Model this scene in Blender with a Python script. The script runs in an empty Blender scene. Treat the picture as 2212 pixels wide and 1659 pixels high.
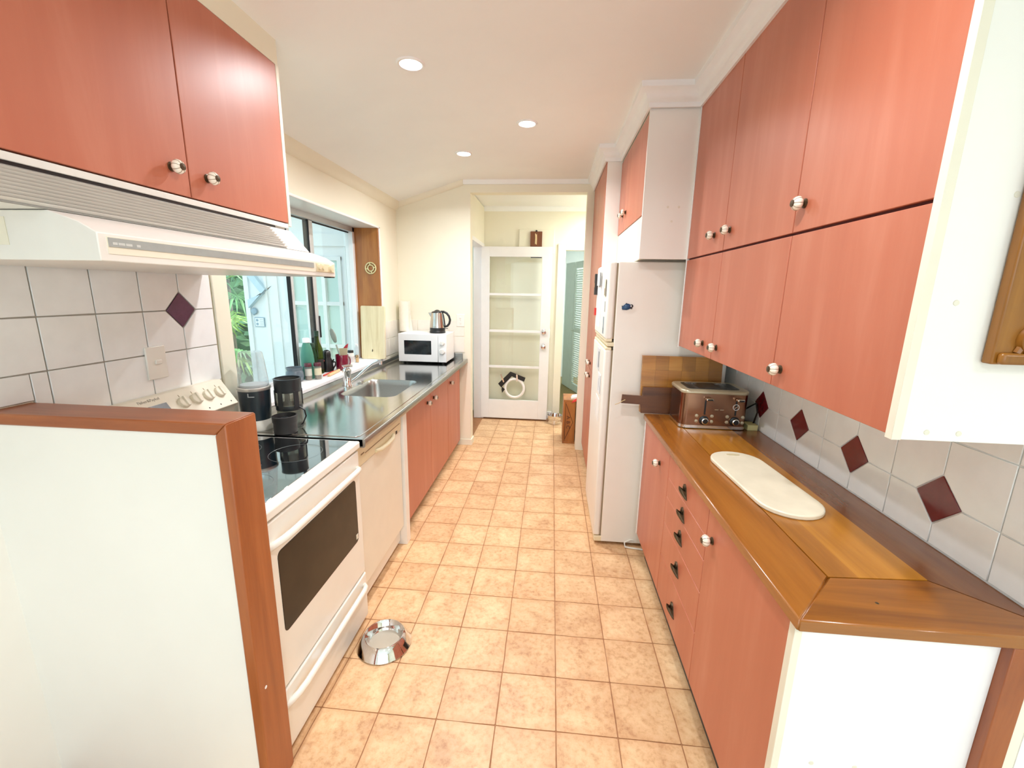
import bpy, bmesh, math, random
from mathutils import Vector, Matrix
random.seed(7)
SC = bpy.context.scene
COL = SC.collection
PI = math.pi

# ------------------------------------------------------------------ camera
YAW, PITCH, ROLL, FPX = math.radians(5.001), math.radians(-12.077), math.radians(1.028), 931.98
cd = bpy.data.cameras.new('camera'); cam = bpy.data.objects.new('camera', cd); COL.objects.link(cam)
cd.sensor_fit = 'HORIZONTAL'; cd.sensor_width = 36.0; cd.lens = 36.0 * FPX / 2212.0
cd.clip_start = 0.02; cd.clip_end = 200
fw = Vector((-math.sin(YAW)*math.cos(PITCH), math.cos(YAW)*math.cos(PITCH), math.sin(PITCH)))
rt = Vector((math.cos(YAW), math.sin(YAW), 0)); up = rt.cross(fw)
r2 = rt*math.cos(ROLL) + up*math.sin(ROLL); u2 = -rt*math.sin(ROLL) + up*math.cos(ROLL)
M = Matrix.Identity(4)
for i in range(3):
    M[i][0] = r2[i]; M[i][1] = u2[i]; M[i][2] = -fw[i]
M[2][3] = 1.561
cam.matrix_world = M
SC.camera = cam

# ------------------------------------------------------------------ world, lights, exposure
W = bpy.data.worlds.new('sky'); SC.world = W; W.use_nodes = True
bg = W.node_tree.nodes['Background']
bg.inputs['Color'].default_value = (0.70, 0.89, 1.0, 1); bg.inputs['Strength'].default_value = 1.8
SC.view_settings.view_transform = 'Standard'; SC.view_settings.look = 'None'
SC.view_settings.gamma = 1.0; SC.view_settings.use_curve_mapping = False
SC.view_settings.exposure = 0.15
SC.cycles.max_bounces = 10; SC.cycles.diffuse_bounces = 6; SC.cycles.glossy_bounces = 5
SC.cycles.transparent_max_bounces = 16; SC.cycles.transmission_bounces = 8
SC.cycles.caustics_reflective = False; SC.cycles.caustics_refractive = False
SC.cycles.sample_clamp_indirect = 6.0

def area_light(name, loc, rot, sx, sy, power, color=(1, 1, 1), shape='RECTANGLE', spread=PI):
    l = bpy.data.lights.new(name, 'AREA'); l.shape = shape; l.size = sx; l.size_y = sy
    l.energy = power; l.color = color; l.spread = spread
    o = bpy.data.objects.new(name, l); COL.objects.link(o); o.location = loc; o.rotation_euler = rot
    return o
# unseen area lamp added behind the camera, standing in for assumed living-room daylight
area_light('added_living_fill', (0.6, -3.18, 1.35), (math.radians(90), 0, 0), 3.6, 2.1, 25, (0.88, 0.95, 1.0))
def portal(name, loc, rot, sx, sy):
    o = area_light(name, loc, rot, sx, sy, 1.0); o.data.cycles.is_portal = True
portal('window_portal', (-1.80, 2.82, 1.51), (0, math.radians(-90), 0), 1.12, 1.85)
portal('hall_door_portal', (-0.94, 4.77, 1.03), (0, math.radians(-90), 0), 2.06, 0.80)
portal('far_room_portal', (2.42, 6.8, 1.5), (0, math.radians(90), 0), 1.4, 1.6)
# sun outside, high behind the porch, lighting the garden
sl = bpy.data.lights.new('sun', 'SUN'); sl.energy = 5.0; sl.angle = 0.009; sl.color = (1, 0.96, 0.9)
so = bpy.data.objects.new('sun', sl); COL.objects.link(so)
so.rotation_euler = Vector((-0.35, -0.45, -0.82)).to_track_quat('-Z', 'Y').to_euler()

# ------------------------------------------------------------------ helpers
def lin(c):
    return c/12.92 if c <= 0.04045 else ((c+0.055)/1.055)**2.4
def rgb(r, g, b):
    return (lin(r/255), lin(g/255), lin(b/255), 1.0)

MATS = {}
def new_mat(name):
    m = bpy.data.materials.new(name); m.use_nodes = True
    nt = m.node_tree; b = nt.nodes['Principled BSDF']
    return m, nt, b
def coords(nt, scale=(1, 1, 1), rnd=False):
    tc = nt.nodes.new('ShaderNodeTexCoord'); mp = nt.nodes.new('ShaderNodeMapping')
    mp.inputs['Scale'].default_value = scale
    nt.links.new(tc.outputs['Object'], mp.inputs['Vector'])
    if rnd:
        oi = nt.nodes.new('ShaderNodeObjectInfo'); mu = nt.nodes.new('ShaderNodeVectorMath'); mu.operation = 'SCALE'
        mu.inputs[0].default_value = (37.0, 53.0, 29.0); nt.links.new(oi.outputs['Random'], mu.inputs['Scale'])
        nt.links.new(mu.outputs[0], mp.inputs['Location'])
    return mp.outputs['Vector']
def noise(nt, vec, scale, detail=4, rough=0.55, dist=0.0):
    n = nt.nodes.new('ShaderNodeTexNoise'); n.inputs['Scale'].default_value = scale
    n.inputs['Detail'].default_value = detail; n.inputs['Roughness'].default_value = rough
    n.inputs['Distortion'].default_value = dist
    nt.links.new(vec, n.inputs['Vector']); return n.outputs['Fac']
def ramp(nt, fac, stops):
    r = nt.nodes.new('ShaderNodeValToRGB'); e = r.color_ramp.elements
    while len(e) < len(stops): e.new(0.5)
    for i, (p, c) in enumerate(stops):
        e[i].position = p; e[i].color = c
    nt.links.new(fac, r.inputs['Fac']); return r.outputs['Color']
def mixc(nt, fac, a, b, mode='MIX'):
    m = nt.nodes.new('ShaderNodeMix'); m.data_type = 'RGBA'; m.blend_type = mode
    for s, v in ((m.inputs[0], fac), (m.inputs[6], a), (m.inputs[7], b)):
        if isinstance(v, (int, float, tuple)): s.default_value = v
        else: nt.links.new(v, s)
    return m.outputs[2]
def bump(nt, b, fac, strength=0.1, dist=0.002):
    bp = nt.nodes.new('ShaderNodeBump'); bp.inputs['Strength'].default_value = strength
    bp.inputs['Distance'].default_value = dist
    nt.links.new(fac, bp.inputs['Height']); nt.links.new(bp.outputs['Normal'], b.inputs['Normal'])

def plain(name, col, rough=0.5, metal=0.0, var=0.04, scale=9.0, bmp=0.0, coat=0.0, spec=0.5):
    if name in MATS: return MATS[name]
    m, nt, b = new_mat(name)
    v = coords(nt); f = noise(nt, v, scale, 3)
    dark = tuple(c*(1-var*2) for c in col[:3])+(1,)
    nt.links.new(ramp(nt, f, [(0.35, dark), (0.65, col)]), b.inputs['Base Color'])
    b.inputs['Roughness'].default_value = rough; b.inputs['Metallic'].default_value = metal
    b.inputs['Coat Weight'].default_value = coat; b.inputs['Specular IOR Level'].default_value = spec
    if bmp: bump(nt, b, noise(nt, v, scale*12, 2), bmp, 0.001)
    MATS[name] = m; return m

def red_paint():
    m, nt, b = new_mat('red_cabinet_paint')
    v = coords(nt, (7, 7, 0.8), True); f = noise(nt, v, 1.6, 5, 0.6, 0.3)
    v2 = coords(nt, (1, 1, 1)); f2 = noise(nt, v2, 2.2, 3)
    c = ramp(nt, f, [(0.3, rgb(178, 98, 71)), (0.5, rgb(187, 109, 81)), (0.72, rgb(202, 131, 105))])
    c = mixc(nt, f2, c, rgb(183, 101, 74))
    nt.links.new(c, b.inputs['Base Color']); b.inputs['Roughness'].default_value = 0.4; b.inputs['Coat Weight'].default_value = 0.4; b.inputs['Coat Roughness'].default_value = 0.5
    bump(nt, b, noise(nt, coords(nt, (60, 60, 6)), 3, 3), 0.06, 0.001)
    return m
def wood(name, dark, mid, light, axis='y', rough=0.35, grain=1.0, rnd=True, coat=0.2):
    if name in MATS: return MATS[name]
    m, nt, b = new_mat(name)
    s = {'x': (0.7, 9, 9), 'y': (9, 0.7, 9), 'z': (9, 9, 0.7)}[axis]
    v = coords(nt, tuple(k*grain for k in s), rnd)
    f = noise(nt, v, 1.5, 6, 0.6, 0.6); f2 = noise(nt, v, 9, 4, 0.6, 0.2)
    c = ramp(nt, f, [(0.28, dark), (0.5, mid), (0.75, light)])
    c = mixc(nt, 0.12, c, ramp(nt, f2, [(0.35, dark), (0.65, light)]))
    if rnd:
        oi = nt.nodes.new('ShaderNodeObjectInfo')
        r = ramp(nt, oi.outputs['Random'], [(0.0, (0.72, 0.68, 0.62, 1)), (1.0, (1.12, 1.1, 1.06, 1))])
        c = mixc(nt, 1.0, c, r, 'MULTIPLY')
    nt.links.new(c, b.inputs['Base Color']); b.inputs['Roughness'].default_value = rough
    b.inputs['Coat Weight'].default_value = coat; b.inputs['Coat Roughness'].default_value = 0.2
    bump(nt, b, f2, 0.08, 0.001)
    MATS[name] = m; return m
def floor_tile_mat():
    m, nt, b = new_mat('terracotta_vinyl')
    v = coords(nt, (1, 1, 1), True)
    f = noise(nt, v, 7, 5, 0.62, 0.4); f2 = noise(nt, v, 45, 5, 0.7); f3 = noise(nt, v, 3, 2)
    c = ramp(nt, f, [(0.30, rgb(180, 130, 90)), (0.45, rgb(208, 164, 120)), (0.6, rgb(225, 188, 144)), (0.8, rgb(236, 208, 170))])
    c = mixc(nt, 0.36, c, ramp(nt, f2, [(0.33, rgb(168, 118, 78)), (0.5, rgb(230, 196, 152)), (0.7, rgb(243, 220, 184))]))
    # worn darker rim of each printed tile
    tc = nt.nodes.new('ShaderNodeTexCoord'); sp = nt.nodes.new('ShaderNodeSeparateXYZ'); nt.links.new(tc.outputs['Object'], sp.inputs[0])
    ab = []
    for k in range(2):
        a = nt.nodes.new('ShaderNodeMath'); a.operation = 'ABSOLUTE'; nt.links.new(sp.outputs[k], a.inputs[0]); ab.append(a.outputs[0])
    mx = nt.nodes.new('ShaderNodeMath'); mx.operation = 'MAXIMUM'; nt.links.new(ab[0], mx.inputs[0]); nt.links.new(ab[1], mx.inputs[1])
    ad = nt.nodes.new('ShaderNodeMath'); ad.operation = 'MULTIPLY_ADD'; nt.links.new(f, ad.inputs[0]); ad.inputs[1].default_value = 0.03; nt.links.new(mx.outputs[0], ad.inputs[2])
    rim = ramp(nt, ad.outputs[0], [(0.095, (0, 0, 0, 1)), (0.128, (1, 1, 1, 1))])
    rf = nt.nodes.new('ShaderNodeMath'); rf.operation = 'MULTIPLY'; nt.links.new(rim, rf.inputs[0]); rf.inputs[1].default_value = 0.42
    c = mixc(nt, rf.outputs[0], c, rgb(200, 150, 106))
    oi = nt.nodes.new('ShaderNodeObjectInfo')
    r = ramp(nt, oi.outputs['Random'], [(0.0, (0.93, 0.90, 0.87, 1)), (1.0, (1.06, 1.06, 1.06, 1))])
    c = mixc(nt, 1.0, c, r, 'MULTIPLY')
    nt.links.new(c, b.inputs['Base Color']); b.inputs['Roughness'].default_value = 0.42
    bump(nt, b, f2, 0.12, 0.001)
    return m
def steel(name, rough, col=(0.62, 0.62, 0.6, 1), aniso_axis='y'):
    if name in MATS: return MATS[name]
    m, nt, b = new_mat(name)
    s = {'y': (60, 1, 60), 'z': (60, 60, 1), 'x': (1, 60, 60)}[aniso_axis]
    f = noise(nt, coords(nt, s), 3, 3)
    nt.links.new(ramp(nt, f, [(0.3, tuple(k*0.9 for k in col[:3])+(1,)), (0.7, col)]), b.inputs['Base Color'])
    b.inputs['Metallic'].default_value = 1.0; b.inputs['Roughness'].default_value = rough
    bump(nt, b, noise(nt, coords(nt, (1, 1, 1)), 6, 2), 0.03, 0.004)
    MATS[name] = m; return m
def glass(name, tint=(1, 1, 1, 1), refl=1.0, rough=0.0, body=0.0, body_col=(0.9, 0.9, 0.9, 1)):
    """thin clear pane: see-through with fresnel reflection, optionally a little milky body"""
    if name in MATS: return MATS[name]
    m, nt, b = new_mat(name); out = nt.nodes['Material Output']
    tr = nt.nodes.new('ShaderNodeBsdfTransparent'); tr.inputs['Color'].default_value = tint
    gl = nt.nodes.new('ShaderNodeBsdfGlossy'); gl.inputs['Roughness'].default_value = rough
    lw = nt.nodes.new('ShaderNodeLayerWeight'); lw.inputs['Blend'].default_value = 0.5
    pw = nt.nodes.new('ShaderNodeMath'); pw.operation = 'POWER'; pw.inputs[1].default_value = 4.0
    nt.links.new(lw.outputs['Facing'], pw.inputs[0])
    mu = nt.nodes.new('ShaderNodeMath'); mu.operation = 'MULTIPLY_ADD'; mu.inputs[1].default_value = 0.6*refl; mu.inputs[2].default_value = 0.035*refl
    nt.links.new(pw.outputs[0], mu.inputs[0])
    ms = nt.nodes.new('ShaderNodeMixShader'); nt.links.new(mu.outputs[0], ms.inputs[0])
    nt.links.new(tr.outputs[0], ms.inputs[1]); nt.links.new(gl.outputs[0], ms.inputs[2])
    last = ms.outputs[0]
    if body:
        df = nt.nodes.new('ShaderNodeBsdfDiffuse'); df.inputs['Color'].default_value = body_col
        f = noise(nt, coords(nt), 20, 2)
        m2 = nt.nodes.new('ShaderNodeMixShader'); k = nt.nodes.new('ShaderNodeMath'); k.operation = 'MULTIPLY_ADD'
        nt.links.new(f, k.inputs[0]); k.inputs[1].default_value = 0.06; k.inputs[2].default_value = body
        nt.links.new(k.outputs[0], m2.inputs[0]); nt.links.new(last, m2.inputs[1]); nt.links.new(df.outputs[0], m2.inputs[2]); last = m2.outputs[0]
    nt.nodes.remove(b); nt.links.new(last, out.inputs['Surface'])
    MATS[name] = m; return m
def emit(name, col, s):
    m, nt, b = new_mat(name); b.inputs['Base Color'].default_value = col
    b.inputs['Emission Color'].default_value = col; b.inputs['Emission Strength'].default_value = s
    MATS[name] = m; return m

RED = red_paint()
WALL = plain('cream_wall_paint', rgb(239, 235, 216), 0.6, var=0.012, scale=3, bmp=0.03)
CEIL = plain('ceiling_paint', rgb(245, 248, 247), 0.7, var=0.01, scale=3)
WHITE = plain('white_gloss_paint', rgb(240, 240, 240), 0.35, var=0.012)
PANEL = plain('white_panel', rgb(238, 236, 230), 0.4, var=0.012, scale=3)
CREAM = plain('cream_edging', rgb(232, 226, 208), 0.5, var=0.02)
APPL = plain('appliance_white', rgb(238, 236, 228), 0.28, var=0.01, coat=0.3)
APPL_OLD = plain('aged_appliance_cream', rgb(232, 220, 186), 0.35, var=0.03)
TILEW = plain('white_wall_tile', rgb(245, 248, 249), 0.16, var=0.02, scale=14, coat=0.3)
GROUT = plain('grout_grey', rgb(176, 172, 162), 0.8, var=0.06, scale=40)
GROUTW = plain('grout_white', rgb(244, 246, 246), 0.7, var=0.03, scale=40)
FGROUT = plain('floor_joint_brown', rgb(168, 118, 78), 0.7, var=0.1, scale=30)
FTILE = floor_tile_mat()
MAROON = plain('maroon_tile', rgb(112, 26, 34), 0.2, var=0.06, scale=60, coat=0.3)
PURPLE = plain('plum_tile', rgb(96, 62, 88), 0.25, var=0.05, scale=60, coat=0.2)
BLACK = plain('black_plastic', rgb(26, 27, 28), 0.35, var=0.1)
DARK = plain('dark_charcoal_plastic', rgb(44, 50, 54), 0.35, var=0.1)
RUBBER = plain('black_rubber', rgb(18, 18, 18), 0.7, var=0.1)
TILEC = plain('cream_wall_tile', rgb(240, 235, 224), 0.2, var=0.02, scale=14, coat=0.2)
BRONZE = plain('dark_bronze', rgb(92, 76, 54), 0.35, metal=0.5, var=0.15, scale=60)
CERAMIC = plain('ceramic_white', rgb(244, 236, 220), 0.12, var=0.02, coat=0.5)
GROOVE = plain('groove_brown', rgb(146, 124, 94), 0.6, var=0.1)
STEEL = steel('brushed_steel', 0.13)
STEELD = steel('sink_steel', 0.3, (0.42, 0.42, 0.40, 1))
CHROME = steel('chrome', 0.06, (0.82, 0.82, 0.82, 1))
ALU = plain('window_aluminium', rgb(206, 208, 210), 0.35, metal=0.5, var=0.03)
RIMU = wood('kauri_board_wood', rgb(150, 88, 34), rgb(190, 122, 52), rgb(212, 150, 78), 'z', 0.45)
CAPW = wood('stained_trim_wood', rgb(128, 62, 26), rgb(158, 86, 40), rgb(178, 104, 56), 'z', 0.35, rnd=False)
CAPH = wood('stained_trim_wood_level', rgb(128, 62, 26), rgb(158, 86, 40), rgb(178, 104, 56), 'x', 0.35, rnd=False)
BENCH_F = wood('benchtop_border_wood', rgb(112, 62, 18), rgb(148, 88, 26), rgb(166, 104, 36), 'y', 0.26, rnd=False, coat=0.35)
BENCH_G = wood('benchtop_golden_wood', rgb(150, 94, 20), rgb(178, 116, 30), rgb(192, 130, 42), 'y', 0.26, rnd=False, coat=0.35)
BENCH_M = wood('benchtop_amber_wood', rgb(134, 80, 18), rgb(162, 102, 28), rgb(178, 116, 38), 'y', 0.26, rnd=False, coat=0.35)
BENCH_B = wood('benchtop_brown_wood', rgb(90, 50, 24), rgb(116, 68, 34), rgb(134, 84, 46), 'y', 0.26, rnd=False, coat=0.35)
BENCHX = wood('benchtop_end_wood', rgb(108, 60, 18), rgb(144, 86, 28), rgb(164, 104, 38), 'x', 0.26, rnd=False, coat=0.35)
DARKW = wood('dark_board_wood', rgb(62, 34, 16), rgb(100, 58, 28), rgb(126, 78, 40), 'x', 0.5, rnd=False)
ENDG = wood('end_grain_board', rgb(128, 76, 18), rgb(172, 112, 38), rgb(204, 150, 72), 'z', 0.4, grain=0.5, rnd=False)
PALEW = wood('pale_board_wood', rgb(204, 182, 134), rgb(228, 212, 170), rgb(240, 228, 196), 'z', 0.5, rnd=False)
CRATEW = wood('crate_wood', rgb(112, 62, 22), rgb(160, 98, 38), rgb(188, 124, 58), 'z', 0.5, rnd=False)
CARVEW = wood('carved_wood', rgb(86, 50, 8), rgb(134, 84, 20), rgb(160, 106, 36), 'z', 0.35, rnd=False)
CLEAR = glass('window_glass', (0.96, 1.0, 0.99, 1))
DOORG = glass('door_glass', (0.97, 0.985, 0.97, 1))
CUP = glass('clear_plastic', (0.88, 0.92, 0.93, 1), 1.6, 0.03, 0.16, (0.8, 0.85, 0.87, 1))
SMOKE = glass('smoky_plastic', (0.75, 0.76, 0.72, 1), 1.0, 0.02, 0.10, (0.5, 0.5, 0.45, 1))
JARG = glass('jar_glass', (0.92, 0.95, 0.92, 1), 1.2, 0.0, 0.08)
GREENG = glass('green_bottle_glass', (0.35, 0.42, 0.10, 1), 1.2, 0.0, 0.25, (0.06, 0.10, 0.02, 1))
DGREENG = glass('dark_green_glass', (0.10, 0.30, 0.14, 1), 1.2, 0.0, 0.45, (0.02, 0.07, 0.03, 1))

ORG = {}
class MB:
    """collects shapes in world metres; build() links them as one mesh object"""
    def __init__(s): s.v = []; s.f = []; s.m = []; s.sm = []; s.cur = 0
    def face(s, ids, smooth=False): s.f.append(tuple(ids)); s.m.append(s.cur); s.sm.append(smooth)
    def box(s, x0, x1, y0, y1, z0, z1):
        n = len(s.v)
        s.v += [(x, y, z) for z in (z0, z1) for y in (y0, y1) for x in (x0, x1)]
        for q in ((0, 2, 3, 1), (4, 5, 7, 6), (0, 1, 5, 4), (2, 6, 7, 3), (0, 4, 6, 2), (1, 3, 7, 5)): s.face([n+i for i in q])
        return s
    def prism(s, pts, axis, a, b, smooth=False):
        n = len(s.v); k = len(pts)
        for t in (a, b):
            for p, q in pts:
                s.v.append({'x': (t, p, q), 'y': (p, t, q), 'z': (p, q, t)}[axis])
        s.face(range(n+k-1, n-1, -1)); s.face(range(n+k, n+2*k))
        for i in range(k):
            j = (i+1) % k; s.face((n+i, n+j, n+k+j, n+k+i), smooth)
        return s
    def lathe(s, prof, c, axis='z', n=28, smooth=True, mod=None, sx=1.0, sy=1.0, caps=True):
        """prof: (radius, height) list from one end to the other"""
        n0 = len(s.v); k = len(prof)
        for r, h in prof:
            for i in range(n):
                a = 2*PI*i/n; rr = r*(mod(a) if mod else 1)
                p, q = rr*math.cos(a)*sx, rr*math.sin(a)*sy
                d = {'z': (p, q, h), 'x': (h, p, q), 'y': (p, h, q)}[axis]
                s.v.append((c[0]+d[0], c[1]+d[1], c[2]+d[2]))
        for j in range(k-1):
            for i in range(n):
                i2 = (i+1) % n
                s.face((n0+j*n+i, n0+j*n+i2, n0+(j+1)*n+i2, n0+(j+1)*n+i), smooth)
        if caps and prof[0][0] > 1e-5: s.face([n0+i for i in range(n-1, -1, -1)])
        if caps and prof[-1][0] > 1e-5: s.face([n0+(k-1)*n+i for i in range(n)])
        return s
    def cyl(s, c, r, h, axis='z', n=24): return s.lathe([(r, 0), (r, h)], c, axis, n)
    def tube(s, path, r, n=8, closed=False, flat=1.0):
        P = [Vector(p) for p in path]; k = len(P); n0 = len(s.v); N = None
        for i, p in enumerate(P):
            if closed: t = P[(i+1) % k]-P[i-1]
            else: t = P[min(i+1, k-1)]-P[max(i-1, 0)]
            t.normalize()
            if N is None:
                N = Vector((0, 0, 1)) if abs(t.z) < 0.9 else Vector((1, 0, 0))
            N = (N-t*N.dot(t)); N.normalize(); B = t.cross(N)
            rr = r[i] if isinstance(r, (list, tuple)) else r
            for j in range(n):
                a = 2*PI*j/n; q = p+N*(math.cos(a)*rr)+B*(math.sin(a)*rr*flat); s.v.append(tuple(q))
        for i in range(k if closed else k-1):
            for j in range(n):
                j2 = (j+1) % n; i2 = (i+1) % k
                s.face((n0+i*n+j, n0+i*n+j2, n0+i2*n+j2, n0+i2*n+j), True)
        if not closed:
            s.face([n0+j for j in range(n-1, -1, -1)]); s.face([n0+(k-1)*n+j for j in range(n)])
        return s
    def xf(s, mat, start=0):
        for i in range(start, len(s.v)): s.v[i] = tuple(mat @ Vector(s.v[i]))
        return s
    def rot(s, c, ang, axis='Z', start=0):
        c = Vector(c); return s.xf(Matrix.Translation(c) @ Matrix.Rotation(ang, 4, axis) @ Matrix.Translation(-c), start)
    def mesh(s, name, mats, org=(0, 0, 0)):
        me = bpy.data.meshes.new(name)
        me.from_pydata([(x-org[0], y-org[1], z-org[2]) for x, y, z in s.v], [], s.f)
        for m in (mats if isinstance(mats, (list, tuple)) else [mats]): me.materials.append(m)
        me.polygons.foreach_set('material_index', s.m); me.polygons.foreach_set('use_smooth', s.sm)
        bm = bmesh.new(); bm.from_mesh(me); bmesh.ops.recalc_face_normals(bm, faces=bm.faces); bm.to_mesh(me); bm.free()
        me.set_sharp_from_angle(angle=math.radians(42)); me.update(); return me
    def build(s, name, mats, parent=None, bevel=0.0, seg=2, org=None, label=None):
        if parent is not None: o0 = ORG[parent.name]
        else: o0 = org or (0, 0, 0)
        ob = bpy.data.objects.new(name, s.mesh(name, mats, o0)); COL.objects.link(ob)
        ORG[ob.name] = o0
        if parent is not None: ob.parent = parent
        else: ob.location = o0
        if bevel:
            md = ob.modifiers.new('bevel', 'BEVEL'); md.width = bevel; md.segments = seg; md.limit_method = 'ANGLE'; md.angle_limit = math.radians(40)
            md.harden_normals = False
        if label: ob['label'] = label
        return ob
def BX(name, mats, parent, x0, x1, y0, y1, z0, z1, bevel=0.0, seg=2, label=None):
    return MB().box(x0, x1, y0, y1, z0, z1).build(name, mats, parent, bevel, seg, label=label)
def thing(name, label, cat, loc, group=None):
    o = bpy.data.objects.new(name, None); COL.objects.link(o); o.location = loc; o.empty_display_size = 0.05
    ORG[o.name] = tuple(loc); o['label'] = label; o['category'] = cat
    if group: o['group'] = group
    return o
def tag(o, label, cat, group=None):
    o['label'] = label; o['category'] = cat
    if group: o['group'] = group
    return o
def struct(o, label=None):
    o['kind'] = 'structure'
    if label: o['label'] = label
    return o
def arc(cx, cy, r, a0, a1, n):
    return [(cx+r*math.cos(math.radians(a0+(a1-a0)*i/n)), cy+r*math.sin(math.radians(a0+(a1-a0)*i/n))) for i in range(n+1)]
def rrect(x0, x1, y0, y1, r, n=4):
    return arc(x1-r, y1-r, r, 0, 90, n)+arc(x0+r, y1-r, r, 90, 180, n)+arc(x0+r, y0+r, r, 180, 270, n)+arc(x1-r, y0+r, r, 270, 360, n)
def text_part(name, txt, size, mat, parent, loc, right, upv, depth=0.0006, align='CENTER'):
    """flat raised lettering: right and upv are world directions of the writing"""
    cu = bpy.data.curves.new(name, 'FONT'); cu.body = txt; cu.size = size; cu.extrude = depth; cu.align_x = align; cu.align_y = 'CENTER'
    t = bpy.data.objects.new(name+'_curve', cu); COL.objects.link(t)
    dg = bpy.context.evaluated_depsgraph_get(); me = bpy.data.meshes.new_from_object(t.evaluated_get(dg))
    bpy.data.objects.remove(t); bpy.data.curves.remove(cu)
    r = Vector(right).normalized(); u = Vector(upv).normalized(); nn = r.cross(u)
    Mx = Matrix(((r.x, u.x, nn.x, loc[0]), (r.y, u.y, nn.y, loc[1]), (r.z, u.z, nn.z, loc[2]), (0, 0, 0, 1)))
    o0 = ORG[parent.name]; me.transform(Matrix.Translation(-Vector(o0)) @ Mx)
    me.materials.clear(); me.materials.append(mat)
    ob = bpy.data.objects.new(name, me); COL.objects.link(ob); ob.parent = parent; ORG[ob.name] = o0
    return ob
def sweep(path, prof, closed=False):
    """sweep a (offset, z) profile along a plan polyline; offset is to the left of the walking direction, mitred"""
    P = [Vector((p[0], p[1])) for p in path]; k = len(P); mb = MB(); nP = len(prof)
    for i, p in enumerate(P):
        d0 = (P[i]-P[i-1]).normalized() if i > 0 else None
        d1 = (P[i+1]-P[i]).normalized() if i < k-1 else None
        if d0 is None: n = Vector((-d1.y, d1.x)); sc = 1
        elif d1 is None: n = Vector((-d0.y, d0.x)); sc = 1
        else:
            n0 = Vector((-d0.y, d0.x)); n1 = Vector((-d1.y, d1.x)); n = (n0+n1).normalized(); sc = 1/max(0.3, n.dot(n0))
        for o, z in prof: mb.v.append((p.x+n.x*o*sc, p.y+n.y*o*sc, z))
    for i in range(k-1):
        for j in range(nP):
            j2 = (j+1) % nP; mb.face((i*nP+j, i*nP+j2, (i+1)*nP+j2, (i+1)*nP+j))
    mb.face(range(nP-1, -1, -1)); mb.face([(k-1)*nP+j for j in range(nP)])
    return mb
# ------------------------------------------------------------------ room shell
XL, XR, YB = -1.495, 1.063, 4.197
SL = (2.552-2.351)/(0.849-1.495)*-1            # rise of the sloping ceiling per metre
floor = struct(BX('floor', FGROUT, None, -1.7, 3.2, 0.45, 5.28, -0.08, -0.0022))
struct(BX('floor_living', plain('pale_bounce_floor', rgb(226, 220, 208), 0.9, var=0.06, scale=40), None, -1.7, 3.2, -3.4, 0.45, -0.08, 0.0))  # unseen floor made pale to bounce neutral light onto the ceiling
def tile_outline(seed):
    rnd = random.Random(seed); hx, hy = 0.222/2-0.0021, 0.227/2-0.0021; pts = []
    for (x0, y0), (x1, y1) in (((hx, -hy), (hx, hy)), ((hx, hy), (-hx, hy)), ((-hx, hy), (-hx, -hy)), ((-hx, -hy), (hx, -hy))):
        for k in range(4):
            t = 0.012+0.976*k/3; j = rnd.uniform(-0.0014, 0.0014)*(0.3 if k in (0, 3) else 1)
            px, py = x0+(x1-x0)*t, y0+(y1-y0)*t
            if abs(x1-x0) < 1e-6: px += j
            else: py += j
            pts.append((px, py))
    return pts
tmesh = [MB().prism(tile_outline(i), 'z', -0.004, 0.0).mesh('floor_tile', FTILE) for i in range(5)]
for r in range(-3, 18):
    for c in range(-5, 3):
        cx, cy = 0.071+(c+0.5)*0.222, 1.281+(r+0.5)*0.227
        if cy < 4.3 and not (-1.02 < cx < 0.68): continue
        if cy > 4.2 and not (-0.72 < cx < 0.4): continue
        if cy > 5.16: continue
        t = bpy.data.objects.new('floor_tile', random.choice(tmesh)); COL.objects.link(t); t.parent = floor; t.location = (cx, cy, 0)

ceil_prof = [(-1.7, 2.552-SL*(1.7-0.849)), (-0.849, 2.552), (3.2, 2.552), (3.2, 2.66), (-1.7, 2.66)]
struct(MB().prism(ceil_prof, 'y', -3.4, 4.30).build('ceiling', CEIL))

def wall_boxes(name, mat, boxes):
    mb = MB()
    for b in boxes: mb.box(*b)
    return struct(mb.build(name, mat))
wall_left = wall_boxes('wall_left', WALL, [(XL-0.10, XL, 0.98, 1.896, 0, 2.60), (XL-0.10, XL, 3.74, 4.32, 0, 2.60),
                                           (XL-0.10, XL, 1.896, 3.74, 0, 0.945), (XL-0.10, XL, 1.896, 3.74, 2.075, 2.60)])
wall_back = wall_boxes('wall_back', WALL, [(XL-0.10, -0.785, YB, 4.31, 0, 2.62), (-0.785, 0.287, YB, 4.31, 2.447, 2.62), (0.287, 1.2, YB, 4.31, 0, 2.62)])
wall_right = wall_boxes('wall_right', GROUTW, [(XR, XR+0.12, 0.862, 4.31, 0, 2.60)])
wall_boxes('wall_right_return', WALL, [(XR+0.008, 3.2, 0.866, 0.99, 0, 2.60), (1.013, XR+0.006, 0.864, 0.868, 0, 0.866)])
wall_boxes('wall_living_left', PANEL, [(-1.64, -1.535, -3.4, 0.98, 0, 2.60)])
wall_boxes('wall_living_right', WALL, [(3.1, 3.2, -3.4, 0.87, 0, 2.60)])
wall_boxes('wall_living_back', WALL, [(-1.64, -1.3, -3.4, -3.3, 0, 2.60), (2.5, 3.2, -3.4, -3.3, 0, 2.60), (-1.3, 2.5, -3.4, -3.3, 0, 0.25), (-1.3, 2.5, -3.4, -3.3, 2.45, 2.60)])  # unseen wall, its wide opening added to frame the fill lamp
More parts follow.
